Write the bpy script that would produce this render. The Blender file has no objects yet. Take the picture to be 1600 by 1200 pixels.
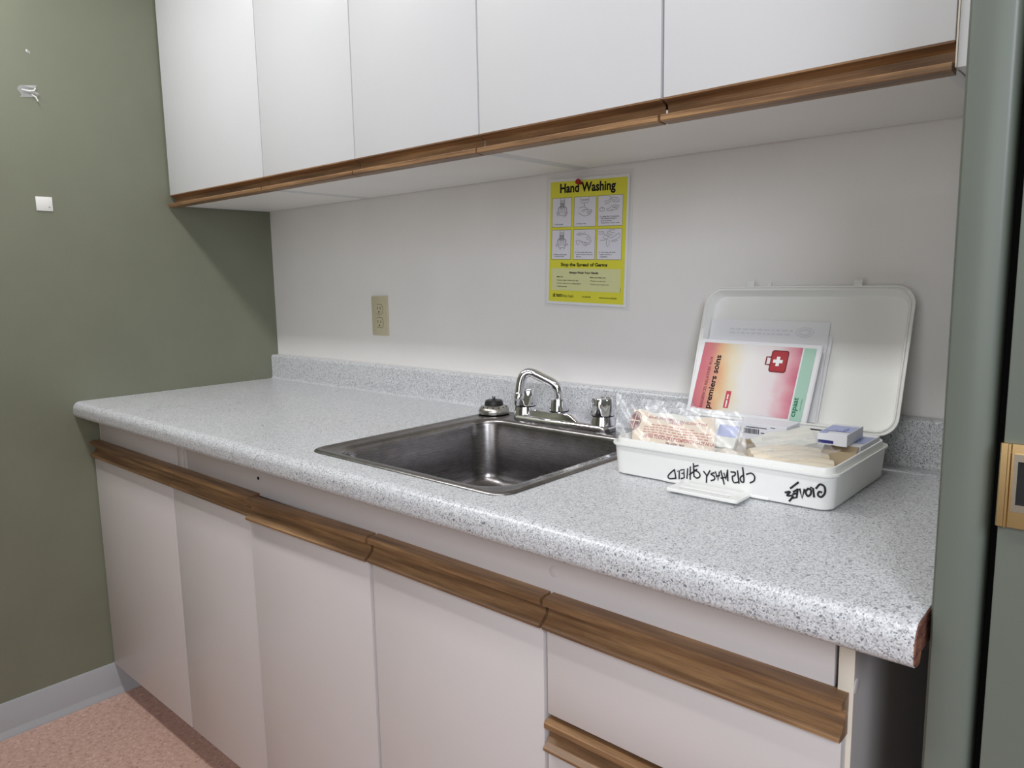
import bpy, bmesh, math, random
from mathutils import Matrix, Vector

scene = bpy.context.scene
C = scene.collection
random.seed(7)
PI = math.pi

# ------------------------------------------------------------------ camera
cam_data = bpy.data.cameras.new('camera')
cam_data.sensor_width = 36.0
cam_data.lens = 36.0 * 1164.166 / 1600.0
cam_data.clip_start = 0.02
cam = bpy.data.objects.new('camera', cam_data)
C.objects.link(cam)
cam.matrix_world = Matrix(((0.746758, -0.07927, 0.660355, 2.29472),
                           (0.664873, 0.114676, -0.738101, -1.365539),
                           (-0.017217, 0.990235, 0.13834, 1.209895),
                           (0, 0, 0, 1)))
scene.camera = cam

# ------------------------------------------------------------------ world, lights, exposure
world = bpy.data.worlds.new('world')
scene.world = world
world.use_nodes = True
world.node_tree.nodes['Background'].inputs[0].default_value = (0.75, 0.85, 1.0, 1)
world.node_tree.nodes['Background'].inputs[1].default_value = 0.15


def area(name, loc, target, sx, sy, power, col):
    d = bpy.data.lights.new(name, 'AREA')
    d.shape = 'RECTANGLE'
    d.size = sx
    d.size_y = sy
    d.energy = power
    d.color = col
    o = bpy.data.objects.new(name, d)
    C.objects.link(o)
    o.location = loc
    v = Vector(target) - Vector(loc)
    if abs(v.x) + abs(v.y) > 1e-6:
        o.rotation_euler = v.to_track_quat('-Z', 'Y').to_euler()
    return o


area('room_fill_light', (2.2, -3.1, 1.45), (1.8, 0, 1.2), 1.1, 1.6, 13.5, (0.98, 0.985, 1.0))  # unseen fill added to lift the back wall and fronts; no window there
area('ceiling_tube_light', (0.42, -1.02, 2.33), (0.42, -1.02, 0), 1.1, 0.14, 15.0, (0.98, 0.99, 1.0))
area('ceiling_tube_light', (1.75, -1.02, 2.33), (1.75, -1.02, 0), 1.2, 0.14, 8.0, (0.98, 0.99, 1.0))
dl = area('doorway_light', (3.35, -2.3, 2.05), (2.0, -0.4, 0.7), 0.9, 1.2, 10.0, (0.86, 0.90, 1.0))
dl.data.spread = math.radians(75)

scene.view_settings.view_transform = 'Standard'
scene.view_settings.look = 'None'
scene.view_settings.gamma = 1.0
scene.view_settings.use_curve_mapping = False
scene.view_settings.exposure = 0.06


# ------------------------------------------------------------------ materials
def srgb(r, g, b):
    def f(c):
        c /= 255.0
        return c / 12.92 if c <= 0.04045 else ((c + 0.055) / 1.055) ** 2.4
    return (f(r), f(g), f(b), 1.0)


def mat(name, col, rough=0.5, metal=0.0, spec=0.5, coat=0.0):
    m = bpy.data.materials.new(name)
    m.use_nodes = True
    b = m.node_tree.nodes['Principled BSDF']
    b.inputs['Base Color'].default_value = col
    b.inputs['Roughness'].default_value = rough
    b.inputs['Metallic'].default_value = metal
    b.inputs['Specular IOR Level'].default_value = spec
    b.inputs['Coat Weight'].default_value = coat
    return m


def N(m, t, **kw):
    n = m.node_tree.nodes.new(t)
    for k, v in kw.items():
        setattr(n, k, v)
    return n


def L(m, a, b):
    m.node_tree.links.new(a, b)


def bsdf(m):
    return m.node_tree.nodes['Principled BSDF']


def coords(m, scale=(1, 1, 1), kind='Object'):
    tc = N(m, 'ShaderNodeTexCoord')
    mp = N(m, 'ShaderNodeMapping')
    mp.inputs['Scale'].default_value = scale
    L(m, tc.outputs[kind], mp.inputs['Vector'])
    return mp.outputs['Vector']


def ramp(m, fac, stops, interp='LINEAR'):
    r = N(m, 'ShaderNodeValToRGB')
    r.color_ramp.interpolation = interp
    els = r.color_ramp.elements
    while len(els) < len(stops):
        els.new(0.5)
    for e, (p, c) in zip(els, stops):
        e.position = p
        e.color = c
    L(m, fac, r.inputs['Fac'])
    return r.outputs['Color']


def noise(m, vec, scale, detail=2.0, rough=0.5):
    n = N(m, 'ShaderNodeTexNoise')
    n.inputs['Scale'].default_value = scale
    n.inputs['Detail'].default_value = detail
    n.inputs['Roughness'].default_value = rough
    L(m, vec, n.inputs['Vector'])
    return n.outputs['Fac']


def bump(m, h, strength, dist=0.001):
    b = N(m, 'ShaderNodeBump')
    b.inputs['Strength'].default_value = strength
    b.inputs['Distance'].default_value = dist
    L(m, h, b.inputs['Height'])
    L(m, b.outputs['Normal'], bsdf(m).inputs['Normal'])


def paint(name, col, rough=0.5, var=0.04, bscale=180, bstr=0.12):
    m = mat(name, col, rough)
    v = coords(m)
    dark = tuple(c * (1 - var) for c in col[:3]) + (1,)
    lite = tuple(min(1, c * (1 + var)) for c in col[:3]) + (1,)
    c = ramp(m, noise(m, v, 5, 4), [(0.35, dark), (0.65, lite)])
    L(m, c, bsdf(m).inputs['Base Color'])
    bump(m, noise(m, v, bscale, 3), bstr)
    return m


M = {}
M['green'] = paint('sage_green_paint', srgb(126, 129, 111), 0.5)
M['green_dark'] = paint('dark_green_paint', srgb(96, 102, 92), 0.6)
M['green_frame'] = paint('green_metal_frame_paint', srgb(108, 115, 106), 0.38, 0.02, 90, 0.06)
M['white_wall'] = paint('white_wall_panel', srgb(243, 240, 237), 0.45, 0.015, 60, 0.05)
M['ceiling'] = paint('ceiling_white', srgb(225, 225, 222), 0.8)
M['melamine'] = paint('white_melamine', srgb(220, 221, 223), 0.36, 0.008, 300, 0.05)
M['melamine_low'] = paint('dimmed_pinkish_melamine', srgb(213, 206, 204), 0.36, 0.008, 300, 0.05)  # base cabinets: pinkish white, darkened to offset the fill light
M['cream'] = mat('cream_edge_banding', srgb(222, 212, 196), 0.45)
M['vinyl'] = paint('grey_vinyl_base', srgb(176, 178, 182), 0.4, 0.02, 90, 0.04)
M['white_plastic'] = mat('white_plastic', srgb(238, 238, 234), 0.32)
M['kit_plastic'] = paint('off_white_kit_plastic', srgb(241, 241, 237), 0.33, 0.01, 400, 0.03)
M['chrome'] = mat('chrome', (0.82, 0.82, 0.85, 1), 0.06, 1.0)
M['black_rubber'] = mat('black_rubber', (0.012, 0.012, 0.012, 1), 0.45)
M['black'] = mat('black_gap', (0.006, 0.006, 0.006, 1), 0.9, spec=0.1)
M['ink'] = mat('black_ink', (0.012, 0.012, 0.015, 1), 0.6, spec=0.2)
M['marker'] = mat('black_marker_ink', (0.015, 0.015, 0.02, 1), 0.5)
M['beige_plastic'] = mat('beige_plastic', srgb(205, 196, 165), 0.4)
M['slot'] = mat('dark_slot', (0.02, 0.018, 0.015, 1), 0.7)
M['paper'] = paint('white_paper', srgb(236, 236, 238), 0.7, 0.01, 120, 0.03)
M['paper_grey'] = mat('faint_grey_print', srgb(219, 220, 225), 0.7)
M['yellow'] = paint('yellow_print', srgb(232, 226, 70), 0.5, 0.02, 40, 0.03)
M['pale_yellow'] = mat('pale_yellow_print', srgb(224, 224, 168), 0.5)
M['panel_white'] = mat('panel_white_print', srgb(232, 230, 238), 0.5)
M['red_plastic'] = mat('red_plastic', srgb(170, 22, 24), 0.3)
M['red_print'] = mat('red_print', srgb(168, 40, 38), 0.6)
M['red_faded'] = mat('faded_red_print', srgb(205, 130, 112), 0.6)
M['dark_red'] = mat('dark_red_print', srgb(120, 26, 34), 0.5)
M['case_red'] = mat('case_red_print', srgb(172, 44, 54), 0.5)
M['label_red'] = mat('label_red_print', srgb(203, 74, 90), 0.5)
M['white_print'] = mat('white_print', srgb(240, 240, 240), 0.6)
M['mint'] = mat('mint_print', srgb(170, 206, 188), 0.5)
M['green_print'] = mat('green_print', srgb(18, 120, 78), 0.5)
M['cream_paper'] = paint('cream_wrapper_paper', srgb(238, 221, 198), 0.6, 0.05, 60, 0.25)
M['beige_cloth'] = paint('beige_bandage', srgb(214, 202, 182), 0.8, 0.06, 160, 0.4)
M['glove'] = paint('cream_vinyl', srgb(238, 226, 204), 0.4, 0.05, 80, 0.2)
M['gauze'] = paint('white_pouch_paper', srgb(236, 235, 226), 0.55, 0.03, 90, 0.2)
M['board'] = paint('tan_cardboard', srgb(168, 150, 122), 0.75, 0.06, 60, 0.1)
M['carton'] = mat('white_carton', srgb(236, 237, 243), 0.5)
M['carton_blue'] = mat('pale_blue_carton_print', srgb(172, 180, 222), 0.5)
M['navy'] = mat('navy_print', srgb(40, 44, 120), 0.5)
M['blue_mid'] = mat('mid_blue_print', srgb(110, 130, 190), 0.5)
M['brass'] = mat('polished_brass', (0.86, 0.60, 0.30, 1), 0.24, 1.0)
M['nickel'] = mat('satin_nickel', (0.42, 0.37, 0.30, 1), 0.35, 1.0)
M['lock_dark'] = mat('lock_cavity', (0.01, 0.01, 0.01, 1), 0.8)

# speckled laminate
m = mat('grey_speckled_laminate', (0.5, 0.5, 0.5, 1), 0.30)
v = coords(m)
v0 = N(m, 'ShaderNodeTexVoronoi')
v0.inputs['Scale'].default_value = 640
L(m, v, v0.inputs['Vector'])
c1 = ramp(m, v0.outputs['Color'], [(0.06, srgb(112, 113, 117)), (0.24, srgb(172, 173, 176)),
                                   (0.5, srgb(205, 206, 208)), (0.9, srgb(226, 227, 229))])
vo = N(m, 'ShaderNodeTexVoronoi')
vo.inputs['Scale'].default_value = 380
L(m, v, vo.inputs['Vector'])
spk = ramp(m, vo.outputs['Color'], [(0.07, (1, 1, 1, 1)), (0.10, (0, 0, 0, 1))])
mx = N(m, 'ShaderNodeMix', data_type='RGBA')
L(m, spk, mx.inputs['Factor'])
L(m, c1, mx.inputs['A'])
mx.inputs['B'].default_value = srgb(120, 121, 126)
L(m, mx.outputs['Result'], bsdf(m).inputs['Base Color'])
rg = ramp(m, noise(m, v, 6, 4), [(0.35, (0.26, 0.26, 0.26, 1)), (0.7, (0.36, 0.36, 0.36, 1))])
L(m, rg, bsdf(m).inputs['Roughness'])
M['laminate'] = m

# oak
m = mat('oak', (0.3, 0.17, 0.07, 1), 0.42)
v = coords(m, (2.4, 42.0, 42.0))
nz = noise(m, v, 1.6, 6, 0.65)
v2 = coords(m, (1.2, 260.0, 260.0))
nf = noise(m, v2, 2.0, 3, 0.6)
mxf = N(m, 'ShaderNodeMath', operation='MULTIPLY_ADD')
mxf.inputs[1].default_value = 0.16
L(m, nf, mxf.inputs[0])
sub = N(m, 'ShaderNodeMath', operation='MULTIPLY')
sub.inputs[1].default_value = 0.84
L(m, nz, sub.inputs[0])
L(m, sub.outputs[0], mxf.inputs[2])
c1 = ramp(m, mxf.outputs[0], [(0.30, srgb(84, 58, 40)), (0.47, srgb(124, 92, 63)),
                              (0.58, srgb(152, 116, 80)), (0.72, srgb(186, 148, 104))])
L(m, c1, bsdf(m).inputs['Base Color'])
bump(m, nf, 0.15, 0.0005)
M['oak'] = m

# chipboard raw edge
m = mat('raw_chipboard_edge', (0.2, 0.1, 0.06, 1), 0.8)
v = coords(m, (120, 40, 160))
c1 = ramp(m, noise(m, v, 1.0, 5, 0.7), [(0.35, srgb(74, 42, 34)), (0.5, srgb(128, 82, 66)), (0.66, srgb(168, 116, 88))])
L(m, c1, bsdf(m).inputs['Base Color'])
bump(m, noise(m, v, 3, 3), 0.6, 0.002)
M['chipboard'] = m

# brushed stainless
m = mat('brushed_stainless_steel', (0.34, 0.325, 0.32, 1), 0.3, 1.0)
v = coords(m, (4, 4, 300))
nn = noise(m, v, 3, 4, 0.6)
L(m, ramp(m, nn, [(0.3, (0.22, 0.22, 0.22, 1)), (0.7, (0.32, 0.32, 0.32, 1))]), bsdf(m).inputs['Roughness'])
v = coords(m)
L(m, ramp(m, noise(m, v, 30, 5, 0.7), [(0.3, (0.22, 0.208, 0.206, 1)), (0.7, (0.31, 0.296, 0.292, 1))]), bsdf(m).inputs['Base Color'])
M['steel'] = m
M['dull_steel'] = mat('dull_strainer_steel', (0.50, 0.48, 0.44, 1), 0.32, 1.0)

# floor
m = mat('pink_beige_speckled_floor', (0.4, 0.3, 0.26, 1), 0.5)
v = coords(m)
vo = N(m, 'ShaderNodeTexVoronoi')
vo.inputs['Scale'].default_value = 230
L(m, v, vo.inputs['Vector'])
c1 = ramp(m, vo.outputs['Color'], [(0.0, srgb(84, 60, 54)), (0.10, srgb(150, 114, 103)), (0.18, srgb(196, 157, 142)),
                                   (0.80, srgb(208, 172, 157)), (0.93, srgb(236, 216, 204))])
c2 = ramp(m, noise(m, v, 70, 4, 0.7), [(0.36, srgb(168, 130, 118)), (0.6, srgb(214, 180, 165))])
mx = N(m, 'ShaderNodeMix', data_type='RGBA')
mx.inputs['Factor'].default_value = 0.45
L(m, c1, mx.inputs['A'])
L(m, c2, mx.inputs['B'])
L(m, mx.outputs['Result'], bsdf(m).inputs['Base Color'])
M['floor'] = m

# booklet cover: printed pink / orange / white wash (print colours along the local x axis)
m = mat('booklet_cover_print', (0.9, 0.8, 0.8, 1), 0.4)
tc = N(m, 'ShaderNodeTexCoord')
sp = N(m, 'ShaderNodeSeparateXYZ')
L(m, tc.outputs['Object'], sp.inputs[0])
nz = noise(m, tc.outputs['Object'], 22, 3)
ma = N(m, 'ShaderNodeMath', operation='MULTIPLY_ADD')
ma.inputs[1].default_value = 0.045
L(m, nz, ma.inputs[0])
L(m, sp.outputs['X'], ma.inputs[2])
sc = N(m, 'ShaderNodeMath', operation='MULTIPLY')
sc.inputs[1].default_value = 1 / 0.222
L(m, ma.outputs[0], sc.inputs[0])
c1 = ramp(m, sc.outputs[0], [(0.08, srgb(200, 96, 122)), (0.22, srgb(212, 128, 130)), (0.34, srgb(228, 184, 140)),
                             (0.44, srgb(232, 220, 192)), (0.56, srgb(234, 231, 228)), (0.80, srgb(232, 220, 222)),
                             (0.90, srgb(224, 164, 174)), (1.0, srgb(208, 108, 130))])
L(m, c1, bsdf(m).inputs['Base Color'])
M['cover'] = m

# clear film
m = bpy.data.materials.new('clear_plastic_film')
m.use_nodes = True
nt = m.node_tree
nt.nodes.remove(nt.nodes['Principled BSDF'])
out = nt.nodes['Material Output']
tr = N(m, 'ShaderNodeBsdfTransparent')
gl = N(m, 'ShaderNodeBsdfGlossy')
gl.inputs['Roughness'].default_value = 0.28
df = N(m, 'ShaderNodeBsdfDiffuse')
df.inputs['Color'].default_value = (0.85, 0.87, 0.92, 1)
a1 = N(m, 'ShaderNodeMixShader')
a1.inputs[0].default_value = 0.15
L(m, tr.outputs[0], a1.inputs[1])
L(m, df.outputs[0], a1.inputs[2])
a2 = N(m, 'ShaderNodeMixShader')
a2.inputs[0].default_value = 0.08
L(m, a1.outputs[0], a2.inputs[1])
L(m, gl.outputs[0], a2.inputs[2])
L(m, a2.outputs[0], out.inputs['Surface'])
M['film'] = m
m = m.copy()
m.name = 'clear_poster_sleeve'
for nd in m.node_tree.nodes:
    if nd.type == 'MIX_SHADER':
        nd.inputs[0].default_value = 0.05
M['sleeve'] = m
m = M['film'].copy()
m.name = 'clear_tape'
mixes = [nd for nd in m.node_tree.nodes if nd.type == 'MIX_SHADER']
mixes[0].inputs[0].default_value = 0.30
mixes[1].inputs[0].default_value = 0.22
M['tape'] = m


# ------------------------------------------------------------------ mesh helpers
class MB:
    def __init__(self):
        self.bm = bmesh.new()
        self.mats = []

    def mi(self, mname):
        if mname is None:
            return 0
        if mname not in self.mats:
            self.mats.append(mname)
        return self.mats.index(mname)

    def faces_mat(self, faces, mname):
        i = self.mi(mname)
        for f in faces:
            f.material_index = i

    def box(self, x0, x1, y0, y1, z0, z1, bev=0.0, m=None, seg=2):
        b = self.bm
        vs = [b.verts.new((x, y, z)) for x in (x0, x1) for y in (y0, y1) for z in (z0, z1)]
        q = [(0, 1, 3, 2), (4, 6, 7, 5), (0, 4, 5, 1), (2, 3, 7, 6), (0, 2, 6, 4), (1, 5, 7, 3)]
        fs = [b.faces.new([vs[i] for i in f]) for f in q]
        self.faces_mat(fs, m)
        if bev > 0:
            es = list({e for f in fs for e in f.edges})
            r = bmesh.ops.bevel(b, geom=es, offset=bev, segments=seg, profile=0.5, affect='EDGES')
            self.faces_mat(r['faces'], m)
        return self

    def prism(self, prof, a0, a1, axis='x', m=None):
        """closed 2-D profile extruded along an axis; prof = (y,z) for x, (x,z) for y, (x,y) for z"""
        b = self.bm

        def P(p, a):
            if axis == 'x':
                return (a, p[0], p[1])
            if axis == 'y':
                return (p[0], a, p[1])
            return (p[0], p[1], a)
        A = [b.verts.new(P(p, a0)) for p in prof]
        B = [b.verts.new(P(p, a1)) for p in prof]
        n = len(prof)
        fs = [b.faces.new((A[i], A[(i + 1) % n], B[(i + 1) % n], B[i])) for i in range(n)]
        fs.append(b.faces.new(A[::-1]))
        fs.append(b.faces.new(B))
        self.faces_mat(fs, m)
        return self

    def loft(self, loops, m=None, cap0=True, cap1=True, close=True):
        b = self.bm
        R = [[b.verts.new(p) for p in lp] for lp in loops]
        fs = []
        n = len(loops[0])
        for a, c in zip(R[:-1], R[1:]):
            for i in range(n if close else n - 1):
                fs.append(b.faces.new((a[i], a[(i + 1) % n], c[(i + 1) % n], c[i])))
        if cap0:
            fs.append(b.faces.new(R[0][::-1]))
        if cap1:
            fs.append(b.faces.new(R[-1]))
        self.faces_mat(fs, m)
        return self

    def lathe(self, prof, c=(0, 0, 0), seg=32, m=None, cap0=True, cap1=True, fr=None):
        loops = []
        for k, (r, z) in enumerate(prof):
            lp = []
            for i in range(seg):
                a = 2 * PI * i / seg
                rr = r * (fr(a, z) if fr else 1)
                lp.append((c[0] + rr * math.cos(a), c[1] + rr * math.sin(a), c[2] + z))
            loops.append(lp)
        return self.loft(loops, m, cap0, cap1)

    def tube(self, path, rad, seg=16, m=None, flat=1.0):
        pts = [Vector(p) for p in path]
        loops = []
        up = None
        for i, p in enumerate(pts):
            t = (pts[min(i + 1, len(pts) - 1)] - pts[max(i - 1, 0)]).normalized()
            if up is None:
                up = Vector((0, 0, 1)) if abs(t.z) < 0.9 else Vector((1, 0, 0))
            s = t.cross(up).normalized()
            up = s.cross(t).normalized()
            r = rad[i] if isinstance(rad, (list, tuple)) else rad
            loops.append([p + s * (r * math.cos(2 * PI * k / seg)) + up * (r * flat * math.sin(2 * PI * k / seg)) for k in range(seg)])
        return self.loft(loops, m)

    def poly(self, pts, m=None):
        f = self.bm.faces.new([self.bm.verts.new(p) for p in pts])
        self.faces_mat([f], m)
        return self

    def ribbon(self, pts, w, z=0.0, m=None, fn=None, rnd=True):
        """flat ink stroke in the local xy plane"""
        P = [Vector((p[0], p[1])) for p in pts]
        Ls, Rs = [], []
        for i, p in enumerate(P):
            t = P[min(i + 1, len(P) - 1)] - P[max(i - 1, 0)]
            t = t.normalized() if t.length > 1e-9 else Vector((1, 0))
            nrm = Vector((-t.y, t.x)) * (w / 2)
            e = t * (w / 3) if rnd else Vector((0, 0))
            q = p - e if i == 0 else (p + e if i == len(P) - 1 else p)
            Ls.append(q + nrm)
            Rs.append(q - nrm)
        b = self.bm
        zz = (lambda q: fn(q.x, q.y) + z) if fn else (lambda q: z)
        A = [b.verts.new((q.x, q.y, zz(q))) for q in Ls]
        B = [b.verts.new((q.x, q.y, zz(q))) for q in Rs]
        fs = [b.faces.new((B[i], B[i + 1], A[i + 1], A[i])) for i in range(len(P) - 1)]
        self.faces_mat(fs, m)
        return self

    def rect(self, x0, y0, x1, y1, z=0.0, m=None):
        return self.poly([(x0, y0, z), (x1, y0, z), (x1, y1, z), (x0, y1, z)], m)

    def grid(self, fn, nu, nv, m=None, thick=0.0):
        b = self.bm
        V = [[b.verts.new(fn(i / nu, j / nv)) for j in range(nv + 1)] for i in range(nu + 1)]
        fs = [b.faces.new((V[i][j], V[i + 1][j], V[i + 1][j + 1], V[i][j + 1])) for i in range(nu) for j in range(nv)]
        self.faces_mat(fs, m)
        if thick:
            bmesh.ops.recalc_face_normals(b, faces=fs)
            r = bmesh.ops.solidify(b, geom=fs, thickness=thick)
            self.faces_mat([g for g in r['geom'] if isinstance(g, bmesh.types.BMFace)], m)
        return self

    def text(self, s, x, y, w, h, m=None, rot=0, z=0.0003, bold=0.0, fn=None, thick=0.0):
        """lettering fitted to a w x h box whose lower-left corner (in reading direction) is x, y"""
        vs, fs = glyphs(s, bold)
        if not vs:
            return self
        xs = [p[0] for p in vs]
        ys = [p[1] for p in vs]
        x0, y0 = min(xs), min(ys)
        sx, sy = w / (max(xs) - x0), h / (max(ys) - y0)
        ca, sa = math.cos(rot), math.sin(rot)
        b = self.bm
        V = []
        for p in vs:
            a, c = (p[0] - x0) * sx, (p[1] - y0) * sy
            X, Y = x + a * ca - c * sa, y + a * sa + c * ca
            V.append(b.verts.new((X, Y, z + (fn(X, Y) if fn else 0))))
        out = []
        for f in fs:
            try:
                out.append(b.faces.new([V[i] for i in f]))
            except ValueError:
                pass
        self.faces_mat(out, m)
        return self

    def build(self, name, m=None, parent=None, smooth=35, recalc=True):
        me = bpy.data.meshes.new(name)
        if recalc:
            bmesh.ops.recalc_face_normals(self.bm, faces=self.bm.faces[:])
        self.bm.to_mesh(me)
        self.bm.free()
        names = self.mats if self.mats else [m]
        for k in names:
            me.materials.append(M[k if k else m])
        if smooth:
            me.shade_smooth()
            me.set_sharp_from_angle(angle=math.radians(smooth))
        o = bpy.data.objects.new(name, me)
        C.objects.link(o)
        if parent is not None:
            o.parent = parent
        return o


_glyph_cache = {}


def glyphs(s, bold=0.0):
    key = (s, bold)
    if key in _glyph_cache:
        return _glyph_cache[key]
    cu = bpy.data.curves.new('lettering', 'FONT')
    cu.body = s
    cu.size = 1.0
    cu.offset = bold
    cu.resolution_u = 3
    o = bpy.data.objects.new('lettering', cu)
    C.objects.link(o)
    dg = bpy.context.evaluated_depsgraph_get()
    me = bpy.data.meshes.new_from_object(o.evaluated_get(dg))
    vs = [(p.co.x, p.co.y) for p in me.vertices]
    fs = [tuple(p.vertices) for p in me.polygons]
    bpy.data.objects.remove(o)
    bpy.data.curves.remove(cu)
    bpy.data.meshes.remove(me)
    _glyph_cache[key] = (vs, fs)
    return vs, fs


def rrect(x0, x1, y0, y1, r, z, seg=6):
    r = min(r, (x1 - x0) / 2 - 1e-5, (y1 - y0) / 2 - 1e-5)
    out = []
    for cx, cy, a0 in ((x1 - r, y1 - r, 0), (x0 + r, y1 - r, PI / 2), (x0 + r, y0 + r, PI), (x1 - r, y0 + r, 3 * PI / 2)):
        for k in range(seg + 1):
            a = a0 + (PI / 2) * k / seg
            out.append((cx + r * math.cos(a), cy + r * math.sin(a), z))
    return out


def tag(o, label=None, cat=None, group=None):
    if label:
        o['label'] = label
    if cat:
        o['category'] = cat
    if group:
        o['group'] = group
    return o


def thing(name, label, cat, loc=(0, 0, 0), group=None, mw=None):
    o = bpy.data.objects.new(name, None)
    o.empty_display_size = 0.05
    C.objects.link(o)
    if mw is not None:
        o.matrix_world = mw
    else:
        o.location = loc
    return tag(o, label, cat, group)


def frame(origin, U, V):
    U = Vector(U).normalized()
    V = Vector(V).normalized()
    W = U.cross(V).normalized()
    V = W.cross(U).normalized()
    m = Matrix.Identity(4)
    for i in range(3):
        m[i][0], m[i][1], m[i][2], m[i][3] = U[i], V[i], W[i], origin[i]
    return m


def struct(o):
    o['kind'] = 'structure'
    return o

# ------------------------------------------------------------------ the room
RX, RY, RZ = 3.6, -3.2, 2.42
b = MB(); b.box(-0.1, RX + 0.1, RY - 0.1, 0.1, -0.1, 0.0)
struct(b.build('floor', 'floor', smooth=0))
b = MB(); b.box(-0.1, RX + 0.1, RY - 0.1, 0.1, RZ, RZ + 0.1)
struct(b.build('ceiling', 'ceiling', smooth=0))
b = MB(); b.box(-0.1, 0.0, RY - 0.1, 0.1, 0.0, RZ)
struct(b.build('wall_left', 'green', smooth=0))
b = MB(); b.box(0.0, RX, 0.0, 0.1, 0.0, RZ)
struct(b.build('wall_back', 'white_wall', smooth=0))
b = MB(); b.box(0.0, RX, RY - 0.1, RY, 0.0, RZ)
struct(b.build('wall_front', 'green', smooth=0))
b = MB(); b.box(RX, RX + 0.1, RY - 0.1, 0.1, 0.0, RZ)
struct(b.build('wall_far_right', 'green', smooth=0))
# wall that ends the counter recess on the right
b = MB(); b.box(2.1415, RX, -0.604, -0.001, 0.0, RZ, 0.003, 'green_frame', 2)
struct(b.build('wall_right', 'green_frame'))

# vinyl base with a toe
b = MB()
b.prism([(0.0, 0.0), (0.014, 0.0), (0.013, 0.006), (0.006, 0.016), (0.0045, 0.022), (0.0045, 0.095), (0.0025, 0.098), (0.0, 0.098)],
        RY, -0.002, 'y')
struct(b.build('baseboard_left', 'vinyl', smooth=40))

# green metal door frame next to the counter: face leg, rebate gap, door with brass lock plate
tr = MB()
tr.prism([(2.1475, -0.605), (2.1475, -0.6235), (2.149, -0.625), (2.178, -0.625), (2.1815, -0.6235), (2.184, -0.620), (2.185, -0.614), (2.185, -0.605)],
         0.0, 2.25, 'z')
struct(tr.build('trim_1', 'green_frame', smooth=50))
g = MB(); g.box(2.185, 2.1945, -0.607, -0.605, 0.0, 2.25)  # black strip painting the shade inside the rebate gap
struct(g.build('gap_shade', 'black', smooth=0))
d = MB(); d.box(2.1945, 3.05, -0.640, -0.605, 0.01, 2.24, 0.0015)
door = struct(d.build('door_1', 'green_frame'))
lk = MB()
# plate with a folded lip that wraps the door edge and a raised bead
lk.prism([(2.1930, -0.630), (2.1930, -0.6430), (2.1940, -0.6445), (2.1985, -0.6445), (2.1992, -0.6462), (2.2008, -0.6462), (2.2016, -0.6440),
          (2.262, -0.6440), (2.262, -0.6401), (2.1944, -0.6401), (2.1944, -0.630)], 0.998, 1.069, 'z')
lp = lk.build('lock_plate', 'brass', door, smooth=40)
fx = MB()
fx.box(2.2034, 2.2064, -0.6462, -0.6441, 1.0125, 1.0610)
fx.box(2.2064, 2.2337, -0.6462, -0.6441, 1.0125, 1.0185)
fx.box(2.2064, 2.2337, -0.6462, -0.6441, 1.0550, 1.0610)
fx.box(2.2337, 2.2367, -0.6462, -0.6441, 1.0125, 1.0610)
tag(fx.build('latch_surround', 'nickel', lp, smooth=0), 'satin nickel latch surround')
cv = MB(); cv.box(2.2065, 2.2336, -0.6448, -0.6441, 1.0186, 1.0549)
cv.build('latch_opening', 'lock_dark', lp, smooth=0)

# ------------------------------------------------------------------ cabinets
YD, YA = -0.6075, -0.590          # door faces, carcass front (lower)
PULL_LOW = [(YA, 0.776), (-0.606, 0.7755), (-0.6135, 0.7735), (-0.615, 0.772), (-0.615, 0.7645), (-0.6035, 0.7625), (-0.602, 0.7605),
            (-0.602, 0.751), (-0.6035, 0.747), (-0.614, 0.7375), (-0.6165, 0.7365), (-0.618, 0.735), (-0.6175, 0.7315), (-0.6165, 0.7305),
            (-0.609, 0.7295), (YA, 0.7295)]


def low_pull(x0, x1, dz, parent, dy=0.0):
    p = MB()
    p.prism([(y + dy, z + dz) for y, z in PULL_LOW], x0, x1, 'x')
    return tag(p.build('pull', 'oak', parent, smooth=25), 'oak strip pull')


def low_front(kind, x0, x1, z0, z1, root):
    f = MB(); f.box(x0, x1, YD, YA, z0, z1, 0.0012)
    return f.build(kind, 'melamine_low', root)


def screw_cap(root, loc, axis, r=0.0085):
    c = MB()
    c.lathe([(r, 0), (r, 0.0006), (r * 0.8, 0.0012)], seg=24)
    o = c.build('screw_cap', 'melamine_low', root)
    o.location = loc
    o.rotation_euler = (PI / 2, 0, 0) if axis == 'y' else (0, PI / 2, 0)
    return o


def base_carcass(root, x0, x1, mr='cream'):
    side = [(YA, 0.100), (YA, 0.858), (-0.004, 0.858), (-0.004, 0.001), (-0.5345, 0.001), (-0.5345, 0.100)]
    for xa, xb, mm in ((x0, x0 + 0.016, 'cream'), (x1 - 0.016, x1, mr)):
        c = MB(); c.prism([(y * (0.995 if y < -0.58 else 1), z) for y, z in side] if mm == 'cream' else side, xa, xb, 'x', mm)
        c.build('side_panel', None, root, smooth=0)
    c = MB(); c.box(x0 + 0.016, x1 - 0.016, -0.585, -0.004, 0.100, 0.116); c.build('bottom_panel', 'melamine_low', root)
    c = MB(); c.box(x0 + 0.016, x1 - 0.016, -0.534, -0.519, 0.001, 0.100); c.build('toe_kick', 'melamine_low', root)


u1 = thing('base_cabinet', 'white base cabinet with a single oak-pulled door, in the corner by the green wall', 'cabinet')
base_carcass(u1, 0.003, 0.5060)
a = MB(); a.box(0.0195, 0.5060, -0.5903, -0.573, 0.770, 0.857, 0.0008); a.build('apron', 'melamine_low', u1)
d1 = low_front('door', 0.004, 0.5035, 0.0955, 0.7300, u1)
low_pull(0.0015, 0.5045, 0, d1)

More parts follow.
